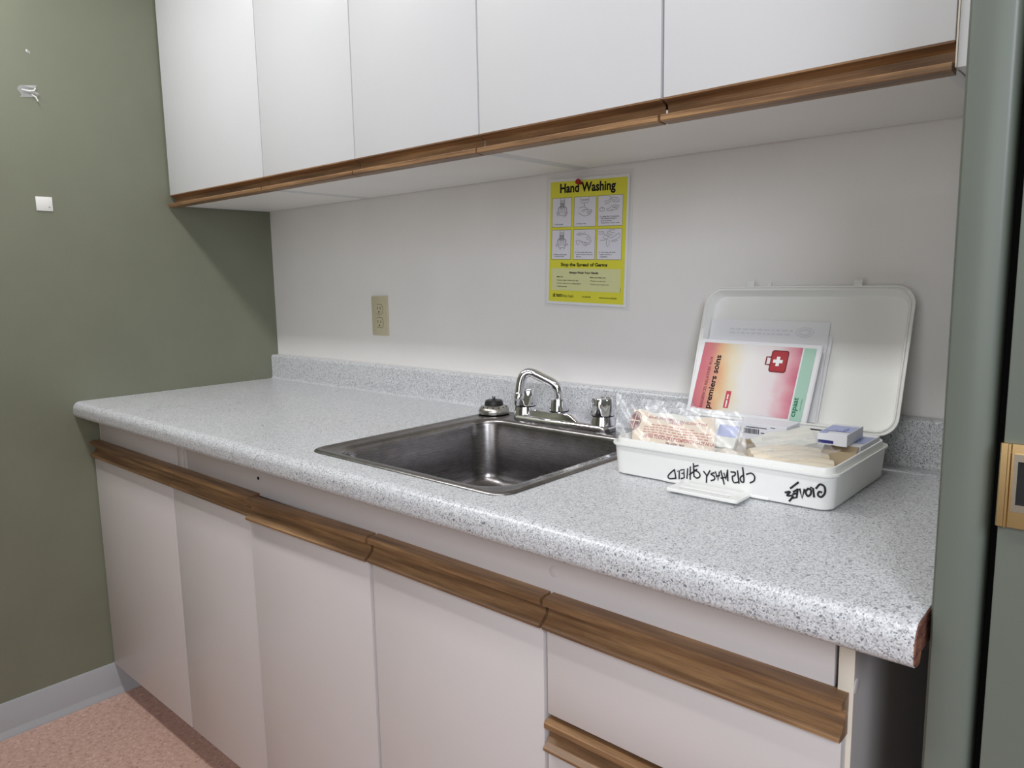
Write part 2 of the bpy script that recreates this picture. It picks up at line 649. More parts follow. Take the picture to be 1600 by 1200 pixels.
u2 = thing('sink_cabinet', 'long white base cabinet under the sink, with three doors and a stack of drawers', 'cabinet')
base_carcass(u2, 0.5065, 2.0730, 'melamine_low')
a = MB(); a.box(0.5555, 2.0525, -0.5900, -0.573, 0.770, 0.857, 0.0008); a.build('apron', 'melamine_low', u2)
for xa, xb in ((0.5062, 0.5395), (0.5405, 0.5545)):
    a = MB(); a.box(xa, xb, -0.5903, -0.573, 0.770, 0.857, 0.0005); a.build('apron', 'melamine_low', u2)
h = MB(); h.lathe([(0.0035, 0), (0.0035, 0.0012)], seg=16)
ho = h.build('peg_hole', 'black', u2); ho.location = (0.884, -0.5897, 0.808); ho.rotation_euler = (PI / 2, 0, 0)
c = MB(); c.box(1.262, 1.298, YA, -0.573, 0.116, 0.770, 0.0006); c.build('stile', 'cream', u2)
c = MB(); c.box(1.656, 1.684, YA, -0.573, 0.116, 0.770, 0.0006); c.build('stile', 'cream', u2)
d2 = low_front('door', 0.5085, 0.8840, 0.0955, 0.7300, u2)
low_pull(0.5070, 0.8850, 0.0, d2)
# the next door hangs slightly ajar and a touch low on its left side
d3 = low_front('door', 0.8855, 1.2735, 0.0955, 0.7290, u2)
low_pull(0.8855, 1.2745, -0.001, d3)
piv = Vector((1.274, YA, 0.73))
R3 = Matrix.Translation(piv) @ Matrix.Rotation(math.radians(1.3), 4, 'Z') @ Matrix.Rotation(math.radians(-0.32), 4, 'Y') @ Matrix.Translation(-piv)
d3.matrix_basis = R3
c = MB(); c.box(2.0570, 2.0732, -0.5925, -0.5900, 0.100, 0.857, 0.0006)
tag(c.build('edge_band', 'cream', u2), 'cream edge strip')
screw_cap(u2, (1.674, -0.5900, 0.8065), 'y')
screw_cap(u2, (2.0730, -0.583, 0.781), 'x')
d4 = low_front('door', 1.2840, 1.6670, 0.0955, 0.7300, u2)
low_pull(1.2825, 1.6675, 0.0, d4)
for zt, zb in ((0.776, 0.602), (0.5945, 0.408), (0.4005, 0.214), (0.2065, 0.0955)):
    dr = low_front('drawer', 1.6735, 2.0680, zb, zt - 0.046, u2)
    low_pull(1.6725, 2.0690, zt - 0.776, dr)

# upper cabinets
YU, YUC = -0.3320, -0.3145
ZU, ZP = 1.4480, 1.4780
PULL_UP = [(YUC, 1.4790), (-0.3325, 1.4790), (-0.3325, 1.4762), (-0.3205, 1.4715), (-0.3175, 1.4690), (-0.3170, 1.4560), (-0.3385, 1.4535),
           (-0.3400, 1.4520), (-0.3400, 1.4450), (-0.3385, 1.4435), (-0.322, 1.4425), (YUC, 1.4425)]


def wall_unit(x0, x1, fronts, label):
    r = thing('wall_cabinet', label, 'cabinet')
    for xa, xb in ((x0, x0 + 0.016), (x1 - 0.016, x1)):
        c = MB(); c.box(xa, xb, YUC, -0.002, ZU, 2.20, 0.0006); c.build('side_panel', 'melamine', r)
    c = MB(); c.box(x0 + 0.016, x1 - 0.016, YUC, -0.002, ZU + 0.0005, ZU + 0.016); c.build('bottom_panel', 'white_wall', r)  # underside takes the lighter wall white in place of bounced light
    c = MB(); c.box(x0 + 0.016, x1 - 0.016, YUC, -0.002, 2.184, 2.20); c.build('top_panel', 'melamine', r)
    for xa, xb in fronts:
        f = MB(); f.box(xa, xb, YU, YUC, ZP, 2.197, 0.0012)
        d = f.build('door', 'melamine', r)
        p = MB(); p.prism(PULL_UP, xa, xb - 0.0003, 'x')
        tag(p.build('pull', 'oak', d, smooth=25), 'oak strip pull')
    if x1 > 2:
        c = MB(); c.box(2.0760, 2.0778, -0.3325, YUC, ZU, 2.20); tag(c.build('edge_band', 'cream', r, smooth=0), 'cream edge strip')
        c = MB(); c.box(2.0780, 2.1405, -0.3300, -0.002, ZU, 2.20); c.build('filler_strip', 'melamine', r, smooth=0)
    return r


wall_unit(0.003, 0.5365, [(0.006, 0.5365)], 'white wall cabinet with a single door, against the green wall')
wall_unit(0.5373, 1.2945, [(0.5395, 0.9175), (0.9205, 1.2965)], 'white double-door wall cabinet above the outlet and sink, middle of the row')
wall_unit(1.2953, 2.0755, [(1.3000, 1.6825), (1.6870, 2.0745)], 'white double-door wall cabinet at the right end, above the poster and first aid kit')

# ------------------------------------------------------------------ countertop
ZC, LX, DN = 0.8925, 2.140, 0.650
ct = thing('countertop', 'long grey speckled laminate countertop with rounded front edge and backsplash', 'countertop')
nose = [(-0.570, ZC)]
for k in range(9):
    a = PI / 2 + (PI / 2) * k / 8
    nose.append((-DN + 0.020 + 0.020 * math.cos(a), ZC - 0.020 + 0.020 * math.sin(a)))
for k in range(7):
    a = PI + (PI / 2) * k / 6
    nose.append((-DN + 0.0115 + 0.0115 * math.cos(a), ZC - 0.0325 + 0.0115 * math.sin(a)))
nose += [(-0.630, ZC - 0.044), (-0.626, ZC - 0.033), (-0.570, ZC - 0.033)]
cb = MB()
cb.prism(nose, 0.001, LX - 0.0008, 'x', 'laminate')
cb.box(0.001, 1.079, -0.570, -0.026, ZC - 0.033, ZC, 0, 'laminate')
cb.box(1.566, LX - 0.0008, -0.570, -0.026, ZC - 0.033, ZC, 0, 'laminate')
cb.box(1.079, 1.566, -0.058, -0.026, ZC - 0.033, ZC, 0, 'laminate')
cb.build('worktop', 'laminate', ct, smooth=40)
bs = [(-0.001, ZC - 0.033), (-0.001, 0.9722)]
for k in range(7):
    a = PI / 2 + (PI / 2) * k / 6
    bs.append((-0.020 + 0.008 * math.cos(a), 0.9642 + 0.008 * math.sin(a)))
for k in range(6):
    a = (PI / 2) * k / 5
    bs.append((-0.036 + 0.008 * math.cos(a), ZC + 0.008 - 0.008 * math.sin(a)))
bs += [(-0.036, ZC - 0.033)]
sb = MB(); sb.prism(bs, 0.001, LX - 0.0008, 'x')
sb.build('backsplash', 'laminate', ct, smooth=40)
re = MB()
inset = [(y * 0.998 - 0.0008, (z - ZC + 0.02) * 0.94 + ZC - 0.0203) for y, z in nose]
re.prism(inset, LX - 0.0009, LX + 0.0004, 'x')
re.box(LX - 0.0009, LX + 0.0004, -0.575, -0.03, ZC - 0.032, ZC - 0.0012)
tag(re.build('raw_edge', 'chipboard', ct, smooth=0), 'bare brown chipboard end of the countertop')

# ------------------------------------------------------------------ sink
sk = thing('sink', 'square stainless steel drop-in sink set in the grey countertop', 'sink', (1.3225, -0.318, ZC))
s = MB()
ox0, ox1, oy0, oy1 = -0.2545, 0.2525, -0.2695, 0.2680


def lp_(x0, x1, y0, y1, r, z):
    return rrect(x0, x1, y0, y1, r, z, 8)


def ins(d, r, z):
    return lp_(ox0 + d, ox1 - d, oy0 + d, oy1 - d, r, z)


def bas(d, r, z):
    return lp_(-0.2115 + d, 0.2150 - d, -0.2420 + d, 0.1830 - d, r, z)


loops = [ins(0.0, 0.034, 0.0004), ins(0.0012, 0.033, 0.0022), ins(0.006, 0.030, 0.0040), ins(0.012, 0.026, 0.0036), ins(0.015, 0.024, 0.0022),
         bas(-0.010, 0.062, 0.0020), bas(-0.004, 0.058, 0.0006), bas(0.0, 0.055, -0.004), bas(0.0025, 0.053, -0.012),
         bas(0.010, 0.050, -0.120)]
for k in range(1, 8):
    a = (PI / 2) * k / 7
    loops.append(bas(0.010 + 0.034 * (1 - math.cos(a)), 0.050, -0.120 - 0.034 * math.sin(a)))
loops.append(bas(0.12, 0.05, -0.157))
cx, cy = 0.0, -0.03
loops.append([(cx + 0.055 * math.cos(t), cy + 0.055 * math.sin(t), -0.159) for t in
              [math.atan2(p[1] - cy, p[0] - cx) for p in loops[-1]]])
loops.append([(cx + 0.044 * math.cos(t), cy + 0.044 * math.sin(t), -0.166) for t in
              [math.atan2(p[1] - cy, p[0] - cx) for p in loops[-1]]])
s.loft(loops, None, cap0=False, cap1=False)
s.build('basin', 'steel', sk, smooth=60)
dn = MB(); dn.lathe([(0.0438, -0.166), (0.030, -0.170), (0.028, -0.200)], (cx, cy, 0), 32, cap0=False)
dn.build('drain', 'dull_steel', sk)

# ------------------------------------------------------------------ faucet
fc = thing('faucet', 'chrome two-handle kitchen faucet with low swivel spout behind the sink', 'faucet', (1.295, -0.085, ZC))
ZF = 0.0025
f = MB()
def fl(x0, x1, hw, z, r):
    return rrect(x0, x1, -hw, hw, r, z, 6)
f.loft([fl(-0.128, 0.134, 0.028, ZF, 0.02), fl(-0.129, 0.135, 0.029, ZF + 0.004, 0.02), fl(-0.126, 0.132, 0.026, ZF + 0.010, 0.018),
        fl(-0.122, 0.128, 0.022, ZF + 0.0125, 0.015)])
f.loft([fl(-0.082, 0.072, 0.0255, ZF + 0.006, 0.006), fl(-0.068, 0.042, 0.0225, ZF + 0.024, 0.006), fl(-0.064, 0.038, 0.020, ZF + 0.0260, 0.006)])
f.build('deck_plate', 'chrome', fc, smooth=40)
for hx, nm in ((-0.105, 1), (0.110, -1)):
    k = MB()
    k.lathe([(0.0275, ZF + 0.010), (0.0265, ZF + 0.0150), (0.0235, ZF + 0.0280)], (hx, 0, 0), 32)
    sk_ = k.build('handle_skirt', 'chrome', fc)
    k = MB()
    lob = lambda a, z: 1 + 0.075 * math.cos(5 * a + 0.6) * min(1.0, max(0.0, (z - ZF - 0.028) / 0.02))
    k.lathe([(0.0210, ZF + 0.0300), (0.0252, ZF + 0.0305), (0.0253, ZF + 0.034), (0.0240, ZF + 0.050), (0.0228, ZF + 0.0640), (0.0215, ZF + 0.0660),
             (0.0175, ZF + 0.0655), (0.0160, ZF + 0.0635)], (hx, 0, 0), 60, fr=lob)
    hd = k.build('handle', 'chrome', fc, smooth=50)
    k = MB(); k.lathe([(0.0215, ZF + 0.0278), (0.0240, ZF + 0.0278), (0.0240, ZF + 0.0306), (0.0215, ZF + 0.0306)], (hx, 0, 0), 32)
    tag(k.build('seal_ring', 'black_rubber', hd), 'black ring under the handle')
k = MB()
hx = -0.008
k.lathe([(0.0215, ZF + 0.0275), (0.0210, ZF + 0.031), (0.0185, ZF + 0.046), (0.0170, ZF + 0.0535), (0.0130, ZF + 0.0550)], (hx, 0, 0), 32)
k.build('spout_hub', 'chrome', fc)
k = MB(); k.lathe([(0.0200, ZF + 0.0250), (0.0222, ZF + 0.0250), (0.0222, ZF + 0.0280), (0.0200, ZF + 0.0280)], (hx, 0, 0), 32)
tag(k.build('seal_ring', 'black_rubber', fc), 'black ring under the spout')
ctrl = [(hx, 0, ZF + 0.046), (hx, 0, ZF + 0.066), (hx - 0.003, -0.001, ZF + 0.079), (hx - 0.013, -0.005, ZF + 0.088), (hx - 0.028, -0.014, ZF + 0.0965),
        (hx - 0.042, -0.023, ZF + 0.1050), (hx - 0.051, -0.029, ZF + 0.1095), (hx - 0.059, -0.034, ZF + 0.1105), (hx - 0.066, -0.039, ZF + 0.106),
        (hx - 0.070, -0.043, ZF + 0.097), (hx - 0.072, -0.046, ZF + 0.083), (hx - 0.073, -0.048, ZF + 0.066)]


def smooth_path(P, n=6):
    P = [Vector(p) for p in P]
    P = [P[0] * 2 - P[1]] + P + [P[-1] * 2 - P[-2]]
    out = []
    for i in range(1, len(P) - 2):
        for k in range(n):
            t = k / n
            p0, p1, p2, p3 = P[i - 1], P[i], P[i + 1], P[i + 2]
            out.append(0.5 * ((2 * p1) + (-p0 + p2) * t + (2 * p0 - 5 * p1 + 4 * p2 - p3) * t * t + (-p0 + 3 * p1 - 3 * p2 + p3) * t ** 3))
    out.append(P[-2])
    return out


sp_ = smooth_path(ctrl)
k = MB(); k.tube(sp_, 0.0102, 20)
spo = k.build('spout', 'chrome', fc, smooth=60)
e1, e0 = sp_[-1], sp_[-2]
dr_ = (e1 - e0).normalized()
k = MB(); k.tube([e1 - dr_ * 0.001, e1 + dr_ * 0.001, e1 + dr_ * 0.0015, e1 + dr_ * 0.013, e1 + dr_ * 0.014], [0.0098, 0.0108, 0.0112, 0.0112, 0.0095], 20)
k.build('aerator', 'chrome', spo, smooth=40)

# strainer basket with black stopper, upside down on the sink corner
st = thing('sink_strainer', 'round steel sink strainer with black rubber stopper, on the sink corner left of the faucet', 'strainer', (1.0965, -0.092, ZC + 0.0042))
k = MB()
k.lathe([(0.0345, 0.0), (0.0362, 0.001), (0.0368, 0.005), (0.0360, 0.010), (0.0330, 0.0145), (0.0270, 0.0185), (0.0240, 0.0200)], seg=40)
bd = k.build('basket', 'dull_steel', st)
for i in range(14):
    a = 2 * PI * i / 14
    k = MB()
    nrm = Vector((0.55 * math.cos(a), 0.55 * math.sin(a), 0.83))
    p = Vector((0.0303 * math.cos(a), 0.0303 * math.sin(a), 0.0166))
    k.tube([p - nrm * 0.0005, p + nrm * 0.0005], 0.0016, 10)
    k.build('drain_hole', 'black', bd, smooth=0)
k = MB()
k.lathe([(0.0205, 0.0195), (0.0222, 0.0205), (0.0218, 0.0250), (0.0205, 0.0300), (0.0185, 0.0315), (0.010, 0.0320)], seg=36)
tag(k.build('stopper', 'black_rubber', st), 'black rubber stopper')
k = MB()
k.lathe([(0.0042, 0.0315), (0.0036, 0.035)], seg=16)
for sx in (-1, 1):
    k.tube([(sx * 0.0014, 0, 0.034), (sx * 0.0030, 0, 0.0375), (sx * 0.0038, 0, 0.0405)], 0.0014, 8)
tag(k.build('post', 'black_rubber', st), 'black forked post')

# ------------------------------------------------------------------ wall outlet
wo = thing('wall_outlet', 'beige duplex outlet with plate on the white wall above the counter', 'outlet',
           mw=frame((0.5675, -0.0002, 1.1133), (1, 0, 0), (0, 0, 1)))
k = MB(); k.box(-0.0358, 0.0358, -0.0567, 0.0567, 0.0, 0.0055, 0.0022)
k.build('cover_plate', 'beige_plastic', wo)
for yc in (0.0195, -0.0195):
    k = MB()
    pts = [(0.017 * math.cos(a), max(-0.0135, min(0.0135, 0.0172 * math.sin(a)))) for a in [2 * PI * i / 32 for i in range(32)]]
    k.prism([(x, y + yc) for x, y in pts], 0.0050, 0.0068, 'z')
    rc = k.build('receptacle', 'beige_plastic', wo, smooth=30)
    k = MB()
    k.box(-0.0078, -0.0056, yc - 0.001, yc + 0.0075, 0.0066, 0.00695)
    k.box(0.0056, 0.0078, yc - 0.0005, yc + 0.0065, 0.0066, 0.00695)
    k.prism([(0.0026 * math.cos(t), yc - 0.0078 + 0.0026 * math.sin(t)) for t in [2 * PI * i / 12 for i in range(12)]], 0.0066, 0.00695, 'z')
    k.build('slots', 'slot', rc, smooth=0)
    k = MB()
    ring = [(1.05 * x, 1.05 * y + yc) for x, y in pts]
    k.ribbon(ring + ring[:1], 0.0007, 0.0057)
    k.build('seam', 'slot', rc, smooth=0)
k = MB(); k.lathe([(0.0028, 0.0052), (0.0028, 0.0062), (0.002, 0.0066)], seg=16, m='beige_plastic')
k.box(-0.0022, 0.0022, -0.0003, 0.0003, 0.0065, 0.00675, 0, 'slot')
k.build('screw', None, wo)

# ------------------------------------------------------------------ hand washing poster
PW, PH = 0.2065, 0.268
po = thing('poster', 'yellow Hand Washing poster in a clear sleeve pinned to the white wall', 'poster',
           mw=frame((1.1945, -0.0012, 1.1600), (1, 0, -0.036), (0.036, 0, 1)))
k = MB()
k.grid(lambda s, t: (-0.013 + s * (PW + 0.028), -0.013 + t * (PH + 0.030), 0.0004 * math.sin(9 * s + 4 * t)), 16, 16)
k.build('plastic_sleeve', 'sleeve', po, recalc=False)
k = MB(); k.box(-0.006, PW + 0.006, -0.006, PH + 0.006, 0.0007, 0.0011)
k.rect(0, 0, PW, PH, 0.00125, 'yellow')
k.mats = []
k.mi('paper'); k.mi('yellow')
for f in k.bm.faces:
    f.material_index = 0
k.bm.faces.ensure_lookup_table()
k.bm.faces[len(k.bm.faces) - 1].material_index = 1
k.build('sheet', None, po, smooth=0)


def X(f):
    return f * PW


def Y(f):
    return PH * (1 - f)


k = MB()
k.rect(X(0.035), Y(0.905), X(0.955), Y(0.718), 0.0014, 'pale_yellow')
k.build('text_panel', None, po, smooth=0)
CAPT = {(0, 0): ['1. Wet hands.'], (0, 1): ['2. Apply soap.'],
        (0, 2): ['3. Lather for 15 seconds.', 'Rub between fingers,', 'back of hands,', 'fingertips, under nails.'],
        (1, 0): ['4. Rinse well under', 'running water.'],
        (1, 1): ['5. Dry hands well with', 'paper towel or hot air', 'blower.'],
        (1, 2): ['6. Turn taps off with', 'paper towel, if', 'available.']}


def arc(cx, cy, rx, ry, a0, a1, n=14):
    return [(cx + rx * math.cos(math.radians(a0 + (a1 - a0) * i / n)), cy + ry * math.sin(math.radians(a0 + (a1 - a0) * i / n))) for i in range(n + 1)]


def splash(seed):
    rr = random.Random(seed)
    st_ = [[(0.44, 1.0), (0.42, 0.86), (0.42, 0.74)], [(0.62, 1.0), (0.64, 0.86), (0.63, 0.74)], arc(0.53, 0.88, 0.09, 0.025, 0, 360),
           arc(0.53, 0.80, 0.09, 0.02, 180, 360)]
    for i in range(7):
        x = 0.44 + 0.03 * i
        st_.append([(x, 0.82), (x - 0.01, 0.72), (x + 0.01 * (i - 3), 0.60)])
    st_ += [arc(0.53, 0.54, 0.25, 0.17, 20, 160), arc(0.53, 0.52, 0.27, 0.16, 185, 355), arc(0.44, 0.55, 0.13, 0.12, 60, 250), arc(0.62, 0.55, 0.13, 0.12, -70, 120)]
    for i in range(5):
        x = 0.36 + 0.085 * i
        st_.append([(x, 0.62 - 0.02 * abs(i - 2)), (x + 0.01, 0.50), (x + 0.03, 0.44)])
    for i in range(9):
        a = rr.uniform(180, 360)
        px, py = 0.53 + 0.30 * math.cos(math.radians(a)), 0.50 + 0.16 * math.sin(math.radians(a))
        st_.append([(px, py), (px + rr.uniform(-0.03, 0.03), py - rr.uniform(0.03, 0.07))])
    return st_


DRAW = {
    (0, 0): splash(1),
    (1, 0): splash(2),
    (0, 1): [[(0.28, 1.0), (0.28, 0.90), (0.68, 0.90), (0.68, 1.0)], [(0.30, 0.90), (0.31, 0.80), (0.36, 0.78), (0.60, 0.78), (0.64, 0.81), (0.66, 0.90)],
             [(0.36, 0.86), (0.60, 0.86)], [(0.47, 0.77), (0.47, 0.66)], [(0.45, 0.70), (0.47, 0.65), (0.49, 0.70)],
             [(0.22, 0.60), (0.38, 0.64), (0.52, 0.62), (0.62, 0.57), (0.60, 0.54), (0.48, 0.55)], [(0.48, 0.55), (0.62, 0.53), (0.80, 0.53), (0.83, 0.49), (0.72, 0.46)],
             [(0.60, 0.48), (0.80, 0.46), (0.80, 0.42), (0.66, 0.40)], [(0.58, 0.43), (0.74, 0.39), (0.72, 0.35), (0.60, 0.34)],
             [(0.20, 0.44), (0.34, 0.36), (0.48, 0.31), (0.62, 0.33)], arc(0.43, 0.50, 0.06, 0.035, 0, 360)],
    (0, 2): [[(0.26, 0.78), (0.42, 0.82), (0.50, 0.88), (0.62, 0.92), (0.78, 0.90), (0.86, 0.82), (0.82, 0.74)], [(0.28, 0.70), (0.42, 0.74), (0.52, 0.80), (0.50, 0.86)],
             [(0.54, 0.88), (0.60, 0.78), (0.72, 0.76), (0.82, 0.78)], [(0.60, 0.84), (0.70, 0.82), (0.76, 0.85)], [(0.56, 0.92), (0.44, 0.96)],
             [(0.34, 0.52), (0.46, 0.54), (0.56, 0.62), (0.70, 0.66), (0.86, 0.62)], [(0.36, 0.48), (0.50, 0.46), (0.62, 0.50), (0.80, 0.50), (0.84, 0.56), (0.74, 0.60), (0.58, 0.56)],
             [(0.62, 0.58), (0.78, 0.54)], [(0.56, 0.50), (0.60, 0.42)], arc(0.17, 0.52, 0.10, 0.075, 0, 360), [(0.17, 0.52), (0.17, 0.595), (0.215, 0.57), (0.17, 0.52)]],
    (1, 1): [[(0.14, 0.82), (0.30, 0.80), (0.48, 0.83), (0.66, 0.80), (0.78, 0.70), (0.82, 0.58), (0.74, 0.48)], [(0.14, 0.82), (0.22, 0.85), (0.46, 0.86)],
             [(0.28, 0.90), (0.28, 0.85)], [(0.50, 0.92), (0.54, 0.86)], [(0.12, 0.60), (0.26, 0.62), (0.36, 0.58), (0.52, 0.54), (0.64, 0.55)],
             [(0.12, 0.60), (0.15, 0.48), (0.24, 0.46), (0.28, 0.56)], [(0.36, 0.58), (0.46, 0.46), (0.60, 0.46), (0.74, 0.48)], [(0.46, 0.56), (0.60, 0.50), (0.70, 0.52)],
             [(0.60, 0.66), (0.72, 0.62), (0.76, 0.54)], [(0.56, 0.70), (0.66, 0.72), (0.74, 0.66)], arc(0.58, 0.44, 0.05, 0.03, 180, 360)],
    (1, 2): [[(0.06, 0.90), (0.26, 0.90)], [(0.06, 0.82), (0.24, 0.82)], [(0.24, 0.92), (0.30, 0.80), (0.24, 0.70), (0.36, 0.64), (0.44, 0.66)], [(0.40, 0.88), (0.52, 0.96), (0.72, 0.96)],
             [(0.40, 0.88), (0.46, 0.74), (0.58, 0.68), (0.70, 0.74), (0.86, 0.84), (0.94, 0.82), (0.90, 0.70), (0.76, 0.62), (0.62, 0.60)], [(0.46, 0.86), (0.54, 0.78), (0.64, 0.80)],
             [(0.50, 0.92), (0.58, 0.86), (0.70, 0.86)], [(0.40, 0.66), (0.38, 0.44), (0.44, 0.38), (0.50, 0.44), (0.50, 0.62)], [(0.14, 0.60), (0.34, 0.62)], [(0.56, 0.58), (0.72, 0.56), (0.84, 0.60)],
             [(0.30, 0.80), (0.40, 0.76), (0.46, 0.70)]]}
for r, (ya, yb) in enumerate(((0.134, 0.374), (0.397, 0.643))):
    for c_, (xa, xb) in enumerate(((0.032, 0.297), (0.333, 0.620), (0.645, 0.955))):
        x0, x1, y0, y1 = X(xa), X(xb), Y(yb), Y(ya)
        k = MB()
        k.rect(x0, y0, x1, y1, 0.0014, 'panel_white')
        for seg in ([(x0, y0), (x1, y0)], [(x1, y0), (x1, y1)], [(x1, y1), (x0, y1)], [(x0, y1), (x0, y0)]):
            k.ribbon(seg, 0.0006, 0.0016, 'ink')
        w, h = x1 - x0, y1 - y0
        for stk in DRAW[(r, c_)]:
            k.ribbon([(x0 + p[0] * w, y0 + (0.06 + 0.94 * p[1]) * h) for p in stk], 0.00062, 0.0017, 'ink')
        lines = CAPT[(r, c_)]
        for i, tx in enumerate(lines):
            yy = y0 + 0.0048 + (len(lines) - 1 - i) * 0.0046
            k.text(tx, x0 + 0.0055 + (0.003 if i else 0), yy, min(w - 0.011, 0.00205 * len(tx)), 0.0030, 'ink', 0, 0.0017, 0.012)
        k.build('picture_panel', None, po, smooth=0)
def words(name, *items):
    q = MB()
    for it in items:
        q.text(*it)
    return q.build(name, None, po, smooth=0)


words('title', ('Hand Washing', X(0.135), Y(0.118), X(0.725), 0.0270, 'ink', 0, 0.0016, 0.032))
words('slogan', ('Stop the Spread of Germs', X(0.165), Y(0.708), X(0.620), 0.0100, 'ink', 0, 0.0016, 0.034))
words('heading', ('Always Wash Your Hands', X(0.280), Y(0.766), X(0.390), 0.0062, 'ink', 0, 0.0017, 0.035))
words('advice_text', ('After you:', X(0.11), Y(0.797), X(0.09), 0.0036, 'ink', 0, 0.0017, 0.03),
      ('\u2022 Sneeze, cough or blow your nose', X(0.11), Y(0.826), X(0.30), 0.0038, 'ink', 0, 0.0017, 0.008),
      ('\u2022 Use the washroom or change diapers', X(0.11), Y(0.852), X(0.335), 0.0038, 'ink', 0, 0.0017, 0.008),
      ('\u2022 Handle garbage', X(0.11), Y(0.878), X(0.145), 0.0038, 'ink', 0, 0.0017, 0.008))
words('advice_text', ('Before and after you:', X(0.565), Y(0.797), X(0.205), 0.0036, 'ink', 0, 0.0017, 0.03),
      ('\u2022 Prepare or eat food', X(0.565), Y(0.826), X(0.20), 0.0038, 'ink', 0, 0.0017, 0.008),
      ('\u2022 Touch a cut or open sore', X(0.565), Y(0.854), X(0.245), 0.0038, 'ink', 0, 0.0017, 0.008))
k = MB()
k.rect(X(0.062), Y(0.962), X(0.070), Y(0.936), 0.0016, 'ink')
k.rect(X(0.076), Y(0.962), X(0.090), Y(0.932), 0.0016, 'ink')
k.text('TORONTO', X(0.100), Y(0.961), X(0.095), 0.0068, 'ink', 0, 0.0016, 0.05)
k.text('Public Health', X(0.202), Y(0.961), X(0.145), 0.0062, 'ink', 0, 0.0016)
k.build('logo', None, po, smooth=0)
words('phone_number', ('416-338-7600', X(0.465), Y(0.957), X(0.115), 0.0036, 'ink', 0, 0.0016, 0.01))
words('web_address', ('www.toronto.ca/health', X(0.690), Y(0.959), X(0.225), 0.0042, 'ink', 0, 0.0016, 0.01))
k = MB()
k.ribbon([(X(0.958), Y(0.905)), (X(0.958), Y(0.865))], 0.0007, 0.0016, 'ink')
k.build('print_code', None, po, smooth=0)

pn = MB()
pn.lathe([(0.0030, 0.0), (0.0030, 0.002), (0.0042, 0.003), (0.0040, 0.0085), (0.0062, 0.0095), (0.0064, 0.0125), (0.0050, 0.0140)], seg=24)
pin = pn.build('push_pin', 'red_plastic')
pin.matrix_world = frame((1.2895, -0.0030, 1.4180), (1, 0, 0), (0, 0.25, 1))
tag(pin, 'red push pin holding the top of the yellow poster', 'push pin')

# ------------------------------------------------------------------ bits on the green wall
def on_left_wall(y, z, w=0.0004):
    return frame((w, y, z), (0, 1, 0), (0, 0, 1))


k = MB(); k.box(-0.0197, 0.0197, -0.0185, 0.0185, 0.0, 0.0016, 0.0003, 'white_plastic')
nt_ = k.build('wall_label', None)
nt_.matrix_world = on_left_wall(-0.6695, 1.4333)
tag(nt_, 'small square white label stuck to the green wall', 'label')
k = MB(); k.lathe([(0.0017, 0.0016), (0.0015, 0.0020)], (0.0115, -0.0085, 0), 16)
tag(k.build('dot', 'nickel', nt_), 'small grey dot')

k = MB()
rr = random.Random(3)
k.grid(lambda s, t: (-0.021 + 0.040 * s + 0.004 * math.sin(7 * t), -0.013 + 0.030 * t + 0.006 * s, 0.0006 + 0.0060 * s * s * (0.5 + 0.5 * math.sin(13 * t + 5 * s))), 14, 12)
k.ribbon([(-0.016, 0.006), (0.000, 0.005), (0.012, 0.008), (0.015, 0.014)], 0.0030, 0.0068, 'white_plastic')
k.ribbon([(0.006, -0.004), (0.014, -0.008), (0.018, -0.018)], 0.0028, 0.0068, 'white_plastic')
k.mats = []
k.mi('tape'); k.mi('white_plastic')
k.bm.faces.ensure_lookup_table()
for f in list(k.bm.faces)[:14 * 12]:
    f.material_index = 0
for f in list(k.bm.faces)[14 * 12:]:
    f.material_index = 1
tp = k.build('tape_scrap', None, smooth=30)
tp.matrix_world = on_left_wall(-0.680, 1.716)
tag(tp, 'torn crinkled scrap of clear tape high on the green wall', 'tape')
k = MB()
k.grid(lambda s, t: (-0.004 + 0.010 * s, -0.003 + 0.007 * t - 0.004 * s, 0.0005 + 0.001 * math.sin(5 * s)), 3, 3)
tp = k.build('tape_fleck', 'tape', smooth=30)
tp.matrix_world = on_left_wall(-0.6725, 1.823)
tag(tp, 'tiny white fleck on the green wall, above the tape scrap', 'tape fleck')

# ------------------------------------------------------------------ first aid kit case
KX, KY = 1.7945, -0.2435
kit = thing('first_aid_case', 'open off-white plastic first aid case with black marker writing, right of the sink', 'first aid case', (KX, KY, ZC))


def kr(a, c, r, z):
    return rrect(-a, a, -c, c, r, z, 8)


k = MB()
k.loft([kr(0.169, 0.118, 0.016, 0.0008), kr(0.1725, 0.1215, 0.018, 0.0030), kr(0.1735, 0.1222, 0.019, 0.008), kr(0.1765, 0.1250, 0.020, 0.0470),
        kr(0.1800, 0.1285, 0.023, 0.0492), kr(0.1806, 0.1291, 0.024, 0.0510), kr(0.1802, 0.1287, 0.024, 0.0530), kr(0.1788, 0.1273, 0.023, 0.0532),
        kr(0.1785, 0.1270, 0.022, 0.0495), kr(0.1760, 0.1245, 0.0195, 0.0480), kr(0.1735, 0.1220, 0.019, 0.0480), kr(0.1732, 0.1217, 0.019, 0.0595), kr(0.1725, 0.1210, 0.0185, 0.0605),
        kr(0.1705, 0.1190, 0.0175, 0.0605), kr(0.1700, 0.1185, 0.017, 0.0595), kr(0.1690, 0.1175, 0.016, 0.0060), kr(0.1640, 0.1125, 0.012, 0.0040)])
tray = k.build('tray', 'kit_plastic', kit, smooth=40)
k = MB(); k.box(-0.080, 0.088, -0.1232, -0.1180, 0.0022, 0.0062, 0.0006)
k.build('latch_plate', 'kit_plastic', tray)
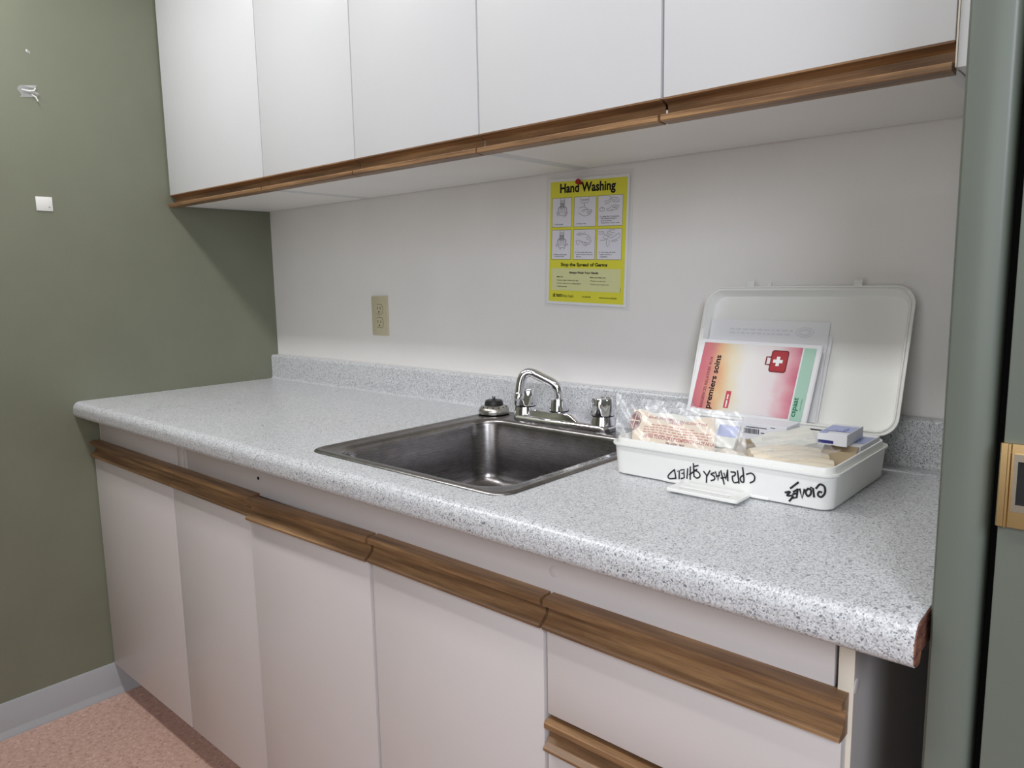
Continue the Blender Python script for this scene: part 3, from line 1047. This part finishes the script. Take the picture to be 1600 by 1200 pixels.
# fold-down carrying handle lying on the counter
k = MB()
def hl(x0, x1, y0, y1, z):
    return rrect(x0, x1, y0, y1, 0.004, z, 4)
A_ = [hl(-0.048, 0.064, -0.172, -0.1265, 0.0042), hl(-0.048, 0.064, -0.172, -0.1265, 0.0075), hl(-0.047, 0.063, -0.171, -0.1275, 0.0085),
      hl(-0.033, 0.047, -0.162, -0.150, 0.0085), hl(-0.032, 0.046, -0.161, -0.151, 0.0075), hl(-0.032, 0.046, -0.161, -0.151, 0.0042), hl(-0.048, 0.064, -0.172, -0.1265, 0.0042)]
k.loft(A_, None, False, False)
bmesh.ops.remove_doubles(k.bm, verts=k.bm.verts[:], dist=1e-6)
k.box(-0.0435, -0.0355, -0.1275, -0.1225, 0.0035, 0.0080, 0.0008)
k.box(0.0515, 0.0595, -0.1275, -0.1225, 0.0035, 0.0080, 0.0008)
k.build('handle', 'white_plastic', kit, smooth=40)
# marker writing, upside down on the front
CPR_STROKES = [[(1.7343, 0.9162), (1.7271, 0.9097), (1.7228, 0.9036), (1.7255, 0.9003), (1.7357, 0.9026)], [(1.7343, 0.9162), (1.7365, 0.9027)], [(1.7398, 0.9144), (1.7427, 0.9164), (1.742, 0.9031)], [(1.745, 0.9173), (1.7512, 0.9194), (1.7505, 0.9135), (1.7468, 0.9121)], [(1.7505, 0.9135), (1.7509, 0.9062), (1.7455, 0.9037)], [(1.7571, 0.9214), (1.7554, 0.9059)], [(1.7616, 0.9252), (1.7608, 0.9052)], [(1.7668, 0.9312), (1.7674, 0.911)], [(1.7598, 0.9124), (1.7725, 0.9228)], [(1.7746, 0.9293), (1.7674, 0.9261), (1.7681, 0.9216), (1.7759, 0.9181), (1.7771, 0.9126), (1.7722, 0.909), (1.7683, 0.9107)], [(1.7836, 0.9214), (1.7886, 0.9156)], [(1.7936, 0.9241), (1.7881, 0.9139), (1.7877, 0.9051)], [(1.8006, 0.9222), (1.7953, 0.9192), (1.8005, 0.9165), (1.8008, 0.912), (1.7952, 0.909)], [(1.8027, 0.924), (1.8065, 0.9109), (1.8088, 0.9248)], [(1.8037, 0.9175), (1.809, 0.9194)], [(1.8112, 0.9269), (1.8161, 0.9074)], [(1.8114, 0.9158), (1.8169, 0.9177)], [(1.816, 0.9241), (1.8186, 0.915), (1.8217, 0.9286)], [(1.8216, 0.9296), (1.822, 0.9135)], [(1.8269, 0.9279), (1.8334, 0.928), (1.8327, 0.9234), (1.8289, 0.9207), (1.8312, 0.9126), (1.8388, 0.9144)], [(1.8371, 0.9311), (1.8391, 0.9129)], [(1.8449, 0.9373), (1.8467, 0.9172), (1.8426, 0.916), (1.8412, 0.9213), (1.8462, 0.9266)], [(1.8507, 0.9283), (1.8581, 0.931), (1.8627, 0.9268), (1.8617, 0.9203), (1.8561, 0.9163)]]
GLOVE_STROKES = [[(1.907, 0.9112), (1.9138, 0.9134), (1.9093, 0.9073), (1.9177, 0.9079), (1.9128, 0.8998)], [(1.9143, 0.9187), (1.9248, 0.9289)], [(1.9238, 0.9185), (1.9184, 0.9142)], [(1.9235, 0.9132), (1.9176, 0.9107)], [(1.9242, 0.919), (1.9228, 0.9069), (1.9159, 0.9047)], [(1.927, 0.9195), (1.9302, 0.9073), (1.9333, 0.9202)], [(1.9382, 0.9225), (1.935, 0.9172), (1.9377, 0.9116), (1.9417, 0.9151), (1.9419, 0.9213), (1.9382, 0.9225)], [(1.9418, 0.9245), (1.9449, 0.9241), (1.9463, 0.9122)], [(1.9489, 0.9248), (1.954, 0.9313), (1.96, 0.9287), (1.9606, 0.9204), (1.956, 0.9138), (1.9515, 0.9155), (1.9526, 0.9204), (1.9562, 0.9206)]]
wf = frame((0.0, -0.3654 - 0.0006, ZC + 0.003), (1, 0, 0), (0, -0.0030, 0.040))
for nm, ST, wd in (('cpr_mask_shield_writing', CPR_STROKES, 0.0023), ('gloves_writing', GLOVE_STROKES, 0.0029)):
    k = MB()
    for stx in ST:
        pp = smooth_path([(x, z - ZC - 0.003, 0) for x, z in stx], 4) if len(stx) > 4 else [Vector((x, z - ZC - 0.003, 0)) for x, z in stx]
        k.ribbon([(p.x, p.y) for p in pp], wd, 0.0)
    o = k.build(nm, 'marker', tray, smooth=0)
    o.matrix_basis = Matrix.Translation((-KX, -KY, -ZC)) @ wf
    tag(o, 'black marker writing, upside down')

# the lid leans back open
LF = frame((1.7970, -0.112, 0.953), (1, 0, 0), (0, 0.308995, 0.951064))
k = MB()


def lr(a, d, r, z):
    return rrect(-a, a, 0.0 + d, 0.2500 - d, r, z, 8)


k.loft([lr(0.172, 0.0115, 0.024, -0.0240), lr(0.1755, 0.008, 0.026, -0.0215), lr(0.178, 0.0055, 0.028, -0.0050), lr(0.1825, 0.001, 0.031, -0.0035),
        lr(0.1835, 0.000, 0.032, -0.0018), lr(0.1830, 0.0005, 0.032, 0.0), lr(0.1805, 0.003, 0.030, 0.0), lr(0.1800, 0.0035, 0.030, -0.0022),
        lr(0.1780, 0.0055, 0.028, -0.0022), lr(0.1775, 0.006, 0.028, 0.0004), lr(0.1755, 0.008, 0.026, 0.0004), lr(0.1748, 0.0087, 0.026, -0.0012),
        lr(0.1725, 0.011, 0.024, -0.0150), lr(0.1690, 0.0145, 0.021, -0.0195)])
lid = k.build('lid', 'kit_plastic', kit, smooth=40)
lid.matrix_basis = Matrix.Translation((-KX, -KY, -ZC)) @ LF
for u, w_, h_ in ((1.6995, 0.0068, 0.0115), (1.7355, 0.0032, 0.0085), (1.8885, 0.0068, 0.0115)):
    k = MB(); k.box(u - 1.797 - w_, u - 1.797 + w_, 0.2480, 0.2490 + h_, -0.0045, 0.0005, 0.0008)
    k.build('clip', 'white_plastic', lid)
for u in (1.70, 1.89):
    k = MB(); k.tube([(u - 0.015 - KX, 0.1325, 0.0545), (u + 0.015 - KX, 0.1325, 0.0545)], 0.0035, 12)
    k.build('hinge', 'kit_plastic', kit)


def lidframe(u, v, w, rotdeg=0.0):
    return LF @ Matrix.Translation((u - 1.7970, v, w)) @ Matrix.Rotation(math.radians(rotdeg), 4, 'Z')


# papers tucked in the lid
def sheet(name, label, u, v, w, ww, hh, rotd, mk='paper', curl=0.0):
    k = MB()
    k.grid(lambda s, t: (s * ww, t * hh, 0.0003 + curl * s * s), 8, 8, mk, 0.0003)
    o = k.build(name, mk)
    o.matrix_world = lidframe(u, v, w, rotd)
    return tag(o, label, 'paper')


sh = sheet('paper_form', 'white form with a faint printed oval, tucked in the lid behind the booklet', 1.6265, 0.0130, -0.0150, 0.2210, 0.1770, -0.3)
k = MB()
k.ribbon(arc(0.180, 0.157, 0.0150, 0.0085, 0, 360, 24), 0.0016, 0.0009)
k.ribbon(arc(0.180, 0.157, 0.0095, 0.0048, 0, 360, 20), 0.0022, 0.0009)
rr = random.Random(5)
for i, yy in enumerate((0.159, 0.152)):
    x = 0.040
    while x < 0.157:
        w_ = rr.uniform(0.004, 0.012)
        k.ribbon([(x, yy), (min(x + w_, 0.158), yy)], 0.0026, 0.0009, None, None, False)
        x += w_ + 0.003
k.build('faint_print', 'paper_grey', sh, smooth=0)
sheet('paper_sheet', 'plain white sheet whose corner shows right of the booklet in the lid', 1.6600, 0.0150, -0.0170, 0.1900, 0.1560, -2.0)

# booklet
BW, BH = 0.2230, 0.1385
bk = thing('booklet', 'red, pink and mint French first aid booklet leaning in the open case lid', 'booklet', mw=lidframe(1.6135, 0.0085, -0.0035, -0.8))
SK = 0.050                                             # pages pushed slightly askew


def shx(x, y):
    return x + SK * y


k = MB()
k.prism([(shx(-0.001, -0.001), -0.001), (shx(BW + 0.0015, -0.001), -0.001), (shx(BW + 0.0015, BH - 0.002), BH - 0.002), (shx(-0.001, BH - 0.002), BH - 0.002)], 0.0, 0.0028, 'z')
k.build('pages', 'paper', bk, smooth=0)
k = MB()
k.prism([(0.0, 0.0), (BW, 0.0), (shx(BW, BH), BH), (shx(0.0, BH), BH)], 0.0030, 0.0036, 'z')
cvp = k.build('cover', 'paper', bk, smooth=0)


def sk_poly(k, s0, t0, s1, t1, z, m):
    P = [(s0, t0), (s1, t0), (s1, t1), (s0, t1)]
    k.poly([(shx(a * BW, c * BH), c * BH, z) for a, c in P], m)


k = MB()
sk_poly(k, 0.030, 0.040, 0.862, 0.955, 0.0039, 'cover')
k.build('colour_wash', None, cvp, smooth=0)
k = MB()
sk_poly(k, 0.874, 0.025, 0.966, 0.955, 0.0040, 'mint')
k.build('mint_band', None, cvp, smooth=0)
k = MB()
ra = PI / 2 - math.atan(SK)
k.text('EXIGENCES RELATIVES AUX', shx(BW * 0.135, BH * 0.06), BH * 0.06, BH * 0.70, 0.0056, 'dark_red', ra, 0.0043, 0.0)
k.text('premiers soins', shx(BW * 0.222, BH * 0.05), BH * 0.05, BH * 0.735, 0.0145, 'ink', ra, 0.0043, 0.022)
k.build('title', None, cvp, smooth=0)
k = MB()
sk_poly(k, 0.318, 0.085, 0.362, 0.315, 0.0041, 'label_red')
for t0, t1 in ((0.10, 0.19), (0.205, 0.27)):
    sk_poly(k, 0.334, t0, 0.346, t1, 0.0044, 'white_print')
k.build('red_label', None, cvp, smooth=0)
k = MB()
k.text('cspaat', shx(BW * 0.925, BH * 0.075), BH * 0.075, BH * 0.245, 0.0105, 'green_print', ra, 0.0044, 0.02)
k.text('ONTARIO', shx(BW * 0.945, BH * 0.16), BH * 0.16, BH * 0.15, 0.0020, 'green_print', ra, 0.0044)
k.build('wordmark', None, cvp, smooth=0)
k = MB()
ic = rrect(0.625 * BW, 0.765 * BW, 0.615 * BH, 0.905 * BH, 0.005, 0.0042, 5)
k.poly([(shx(x, y), y, z) for x, y, z in ic], 'dark_red')
ic = rrect(0.634 * BW, 0.756 * BW, 0.630 * BH, 0.890 * BH, 0.004, 0.0044, 5)
k.poly([(shx(x, y), y, z) for x, y, z in ic], 'case_red')
k.ribbon([(shx(0.628 * BW, 0.81 * BH), 0.81 * BH), (shx(0.592 * BW, 0.81 * BH), 0.81 * BH), (shx(0.592 * BW, 0.71 * BH), 0.71 * BH), (shx(0.628 * BW, 0.71 * BH), 0.71 * BH)], 0.0028, 0.0042, 'dark_red', None, False)
ccx, ccy = 0.688 * BW, 0.760 * BH
for a_, c_ in ((0.0085, 0.0030), (0.0030, 0.0085)):
    k.poly([(shx(ccx + dx * a_, ccy + dy * c_), ccy + dy * c_, 0.0046 + 0.0001 * (a_ > c_)) for dx, dy in ((-1, -1), (1, -1), (1, 1), (-1, 1))], 'white_print')
k.build('case_picture', None, cvp, smooth=0)

# ------------------------------------------------------------------ dressing packet in a clear bag
PF = frame((0.0, -0.345, 0.925), (1, 0, 0), (0, 0.045, 0.065))
PP = frame((-0.003, -0.3408, 0.9315), (1, 0, 0), (0, 0.045, 0.065))


def lerp(a, c, t):
    return a + (c - a) * t


def wv(u, v):
    return 0.0018 * math.sin(42 * u + 20 * v) + 0.0012 * math.sin(95 * u - 40 * v)


pk = thing('dressing_packet', 'cream paper pressure dressing packet with red French printing, inside the clear bag', 'packet', mw=PP)
k = MB()


def pfn(s, t):
    u = lerp(lerp(1.6480, 1.6240, t), lerp(1.7960, 1.7700, t), s)
    v = lerp(-0.024, 0.0680 - 0.012 * math.sin(PI * s) ** 2 + 0.004 * math.sin(9 * s), t)
    return (u, v, wv(u, v))


k.grid(pfn, 28, 12, None, 0.0010)
k.build('wrapper', 'cream_paper', pk)
k = MB()
W0 = 0.0012
for tx, u, v, w_, h_, mm, bo, rt in (
        ('BAND. PANSEMENT EN GLISSANT PAR', 1.6560, 0.0570, 0.1060, 0.0046, 'red_print', 0.012, -0.02),
        ('DESSUS.', 1.6950, 0.0510, 0.0250, 0.0044, 'red_print', 0.012, 0.0),
        ('NE PAS TOUCHER LE TAMPON DE GAZE NI LA', 1.6580, 0.0215, 0.1240, 0.0055, 'red_print', 0.025, 0.02),
        ('BLESSURE.', 1.7010, 0.0150, 0.0340, 0.0048, 'dark_red', 0.04, 0.0),
        ('OUVERT, LA', 1.7480, 0.0105, 0.0420, 0.0058, 'dark_red', 0.03, 0.03)):
    k.text(tx, u, v, w_, h_, mm, rt, W0, bo, wv)
rr = random.Random(11)
for i, yy in enumerate((0.0460, 0.0415, 0.0370, 0.0325, 0.0285)):
    u = 1.6530 + (0.012 if i in (0, 4) else 0)
    while u < 1.768 - (0.03 if i in (0, 4) else 0):
        w_ = rr.uniform(0.004, 0.011)
        k.ribbon([(u, yy), (u + w_ / 2, yy), (u + w_, yy)], 0.0019, W0, 'red_faded', wv, False)
        u += w_ + 0.0022
k.build('printing', None, pk, smooth=0)
k = MB()
cu, cv_, ru, rv = 1.6330, 0.0490, 0.0110, 0.0165
lc = lambda a, f: (cu + ru * f * math.cos(a), cv_ + rv * f * math.sin(a))
NA = 40
k.poly([(*lc(2 * PI * i / NA, 1.0), wv(*lc(2 * PI * i / NA, 1.0)) + W0 + 0.0002) for i in range(NA)], 'dark_red')
k.poly([(*lc(2 * PI * i / NA, 0.90), wv(*lc(2 * PI * i / NA, 0.90)) + W0 + 0.0005) for i in range(NA)], 'cream_paper')
k.poly([(*lc(2 * PI * i / NA, 0.84), wv(*lc(2 * PI * i / NA, 0.84)) + W0 + 0.0008) for i in range(NA)], 'dark_red')
k.ribbon([lc(PI / 2, 0.85), (cu, cv_), lc(-PI / 2, 0.85)], 0.0016, W0 + 0.0011, 'cream_paper', wv, False)
k.ribbon([lc(PI, 0.85), (cu, cv_), lc(0, 0.85)], 0.0022, W0 + 0.0011, 'cream_paper', wv, False)
k.build('round_emblem', None, pk, smooth=0)

bag = thing('plastic_bag', 'clear crinkled plastic bag holding the cream dressing packet at the left of the case', 'bag', mw=PF)


def crease(u, v):
    d = (u - 1.634) * 0.62 + (v - 0.085) * 0.78
    on = 1.0 if 0.02 < v < 0.095 else 0.3
    return 0.0035 * on * max(0.0, 1 - abs(d) / 0.004)


k = MB()


def bfn(s, t):
    u = lerp(lerp(1.6200, 1.5800, t), lerp(1.8520, 1.8100, t), s)
    top = 0.1010 - 0.020 * min(1.0, s / 0.22) + 0.010 * max(0.0, (s - 0.25) / 0.75) + 0.0025 * math.sin(23 * s)
    v = lerp(-0.010, top, t)
    w = 0.0060 + 0.0022 * math.sin(31 * s + 5 * t) * math.sin(4 + 9 * t) + 0.0012 * math.sin(77 * s - 11 * t) + crease(u, v) + 0.004 * t
    return (u, v, w)


k.grid(bfn, 64, 24)
k.build('front_film', 'film', bag, smooth=25, recalc=False)
k = MB()


def bfn2(s, t):
    u = lerp(lerp(1.6260, 1.6120, t), lerp(1.8400, 1.8000, t), s)
    top = 0.1060 + 0.003 * math.sin(6 * s) - 0.012 * max(0, s - 0.5)
    v = lerp(-0.010, top, t)
    return (u, v, -0.0200 + 0.002 * math.sin(19 * s + 7 * t) + 0.0012 * math.sin(53 * s - 20 * t))


k.grid(bfn2, 48, 20)
k.build('back_film', 'film', bag, smooth=25, recalc=False)
k = MB()
for dv in (0.0, 0.0045, 0.0080):
    k.tube([(1.6135 + 0.103 * i / 10, 0.1000 - dv + 0.0012 * math.sin(i), -0.0185 + 0.0006 * math.sin(2 * i)) for i in range(11)], 0.0006, 6)
k.build('zip_strip', 'film', bag, smooth=60)

k = MB()
def gpad(s, t):
    u = lerp(1.6380, 1.7230, s); v = lerp(0.010, 0.0830 - 0.008 * (2 * s - 1) ** 2, t)
    return (u, v, -0.0110 + 0.0020 * math.sin(11 * s + 6 * t))
k.grid(gpad, 14, 8, None, 0.0050)
gp = k.build('folded_dressing', 'gauze')
gp.matrix_world = PF
tag(gp, 'folded white dressing in the clear bag, behind the cream packet', 'dressing')
k = MB()
k.box(1.7720, 1.8060, 0.0360, 0.0760, -0.0165, -0.0085, 0.0015, 'gauze')
k.rect(1.7730, 0.0540, 1.8050, 0.0735, -0.0083, 'carton_blue')
bl = k.build('dressing_sachet', None)
bl.matrix_world = PF
tag(bl, 'blue-topped sachet seen through the clear bag, right of the cream packet', 'sachet')
k = MB()
loops = []
for i in range(13):
    s = i / 12
    rr_ = 0.35 + 0.65 * math.sin(PI * (0.06 + 0.88 * s)) ** 0.5
    cx_, cy_ = lerp(1.782, 1.846, s), lerp(0.010, 0.000, s)
    loops.append([(cx_ + 0.003 * math.sin(5 * s), cy_ + 0.027 * rr_ * math.cos(a) * (1 + 0.10 * math.sin(5 * a + 9 * s)), -0.004 + 0.0095 * rr_ * math.sin(a)) for a in [2 * PI * j / 22 for j in range(22)]])
k.loft(loops)
bb = k.build('rolled_bandage', 'beige_cloth', smooth=80)
bb.matrix_world = PF
tag(bb, 'beige rolled bandage in the clear bag, right of the cream packet', 'bandage')

# ------------------------------------------------------------------ boxes in the case
ZB = ZC + 0.0042
k = MB(); k.box(1.7350, 1.8360, -0.190, -0.1280, ZB, 0.9370, 0.0006)
cbx = k.build('cardboard_box', 'board', smooth=0)
tag(cbx, 'plain brown cardboard box under the white barcode box in the case', 'box')
bc = thing('barcode_box', 'white carton with a printed barcode lying below the booklet in the case', 'box', (1.7420, -0.1855, 0.9372))
k = MB(); k.box(0.0, 0.0930, 0.0, 0.0560, 0.0, 0.0275, 0.0005)
k.build('carton', 'carton', bc, smooth=0)
k = MB()
rr = random.Random(21)
x = 0.020
while x < 0.046:
    w_ = rr.choice((0.0006, 0.0009, 0.0014))
    k.box(x, x + w_, -0.0003, 0.0002, 0.0105, 0.0190, 0, 'ink')
    x += w_ + rr.choice((0.0007, 0.0010))
for xa, xb, za, zb in ((0.024, 0.060, 0.0210, 0.0222), (0.050, 0.056, 0.0125, 0.0140), (0.066, 0.074, 0.0235, 0.0245), (0.044, 0.050, 0.0060, 0.0070)):
    k.box(xa, xb, -0.0003, 0.0002, za, zb, 0, 'ink')
k.prism([(0.066, 0.0035), (0.0675, 0.0035), (0.0880, 0.0165), (0.0865, 0.0165)], -0.0003, 0.0002, 'y', 'navy')
k.build('barcode', None, bc, smooth=0)


def carton(name, label, x0, x1, y0, y1, z0, z1, rotd):
    w_, d_, h_ = x1 - x0, y1 - y0, z1 - z0
    r = thing(name, label, 'box', mw=Matrix.Translation((x0, y0, z0)) @ Matrix.Rotation(math.radians(rotd), 4, 'Z'), group='blue and white bandage boxes')
    k = MB(); k.box(0, w_, 0, d_, 0, h_, 0.0005)
    k.build('carton', 'carton', r, smooth=0)
    k = MB()
    e = h_ + 0.0003
    k.rect(0.0015, d_ * 0.24, w_ - 0.0015, d_ * 0.78, e, 'carton_blue')
    k.rect(0.0015, 0.001, w_ * 0.30, d_ * 0.20, e, 'carton_blue')
    k.ribbon([(0.001, d_ * 0.215), (w_ * 0.5, d_ * 0.245), (w_ - 0.001, d_ * 0.215)], 0.0010, e + 0.0003, 'navy', None, False)
    k.ribbon([(0.001, d_ * 0.80), (w_ * 0.5, d_ * 0.775), (w_ - 0.001, d_ * 0.80)], 0.0010, e + 0.0003, 'navy', None, False)
    k.ribbon(arc(w_ * 0.60, d_ * 0.42, 0.008, 0.012, 200, 400), 0.0016, e + 0.0003, 'blue_mid')
    k.ribbon([(w_ * 0.72, d_ * 0.30), (w_ * 0.66, d_ * 0.46), (w_ * 0.75, d_ * 0.60)], 0.0016, e + 0.0003, 'blue_mid')
    k.build('printing', None, r, smooth=0)
    k = MB(); k.box(0.0008, w_ * 0.55, -0.0003, 0.0002, h_ * 0.12, h_ * 0.40, 0, 'navy')
    k.build('navy_stripe', None, r, smooth=0)
    return r


c1_ = carton('bandage_box', 'blue and white bandage box in the back right corner of the case, the lower one', 1.9080, 1.9605, -0.2240, -0.1290, ZB, 0.9570, 0.0)
k = MB()
k.poly([(0.002, -0.0004, 0.9565 - ZB), (0.051, -0.0004, 0.9565 - ZB), (0.050, -0.085, 0.012), (0.004, -0.085, 0.012)])
k.poly([(0.002, -0.0010, 0.9555 - ZB), (0.004, -0.0850, 0.011), (0.050, -0.0850, 0.011), (0.051, -0.0010, 0.9555 - ZB)])
tag(k.build('open_flap', 'board', c1_, smooth=0, recalc=False), 'brown inside of the open flap')
c2_ = carton('bandage_box', 'blue and white bandage box resting on top of the other one, tilted askew', 1.9040, 1.9460, -0.2420, -0.1560, 0.9580, 0.9752, 2.0)
k = MB(); k.box(0.0265, 0.0425, -0.0012, -0.0002, 0.0000, 0.0165)
k.build('end_flap', 'carton', c2_, smooth=0)

# ------------------------------------------------------------------ gauze pouch and gloves
k = MB()
Q = [Vector((1.8130, -0.2790, 0.9600)), Vector((1.8530, -0.1400, 0.9640)), Vector((1.8980, -0.2240, 0.9590)), Vector((1.8600, -0.3340, 0.9580))]


def qf(s, t):
    p = Q[0].lerp(Q[3], s).lerp(Q[1].lerp(Q[2], s), t)
    return (p.x, p.y, p.z + 0.0016 * math.sin(7 * s + 5 * t) + 0.0010 * math.sin(19 * s - 13 * t) - 0.003 * s)


k.grid(qf, 16, 16, 'gauze', 0.0014)
gz = k.build('gauze_pouch', None, smooth=50)
tag(gz, 'white paper sterile pouch lying in the middle of the case, on the cream gloves', 'pouch')
k = MB()
rr = random.Random(9)
for s0 in (0.78, 0.80, 0.83, 0.85):
    for t0 in [0.15 + 0.05 * j for j in range(6)]:
        a_ = Vector(qf(s0 - 0.55, t0)) + Vector((0, 0, 0.0012))
        c_ = Vector(qf(s0 - 0.55 + 0.012, t0 + rr.uniform(0.012, 0.035))) + Vector((0, 0, 0.0012))
        d_ = (c_ - a_)
        n_ = Vector((-d_.y, d_.x, 0)).normalized() * 0.0005
        k.poly([a_ - n_, c_ - n_, c_ + n_, a_ + n_])
k.build('faint_print', 'paper_grey', gz, smooth=0)

gv = thing('vinyl_gloves', 'folded cream vinyl gloves in a clear wrapper, beside the white pouch', 'gloves')
for i, (sx, sy, ex, ey, rr_, zz) in enumerate(((1.8480, -0.3430, 1.9280, -0.2640, 0.0115, 0.9465), (1.8340, -0.3300, 1.9120, -0.2500, 0.0115, 0.9500),
                                              (1.8640, -0.3470, 1.9400, -0.2790, 0.0110, 0.9425), (1.8820, -0.3490, 1.9470, -0.2950, 0.0105, 0.9385))):
    k = MB()
    path = [(lerp(sx, ex, q_) + 0.003 * math.sin(4 * q_ + i), lerp(sy, ey, q_), zz + 0.004 * math.sin(PI * q_) - 0.004 * q_) for q_ in [j / 10 for j in range(11)]]
    k.tube(path, [rr_ * (0.55 + 0.45 * math.sin(PI * min(0.92, 0.12 + 0.8 * j / 10)) ** 0.6) for j in range(11)], 14, None, 0.75)
    k.build('glove_finger', 'glove', gv, smooth=80)
k = MB(); k.box(1.8420, 1.9000, -0.345, -0.232, ZB, 0.9400, 0.006)
k.build('glove_palm', 'glove', gv, smooth=60)
k = MB()
Q2 = [Vector((1.8280, -0.3400, 0.9580)), Vector((1.8930, -0.2300, 0.9620)), Vector((1.9480, -0.2700, 0.9530)), Vector((1.9060, -0.3520, 0.9490))]


def qf2(s, t):
    p = Q2[0].lerp(Q2[3], s).lerp(Q2[1].lerp(Q2[2], s), t)
    return (p.x, p.y, p.z + 0.0040 + 0.0018 * math.sin(15 * s + 5 * t) + 0.0012 * math.sin(33 * t - 13 * s))


k.grid(qf2, 24, 24)
k.build('clear_wrapper', 'film', gv, smooth=25, recalc=False)
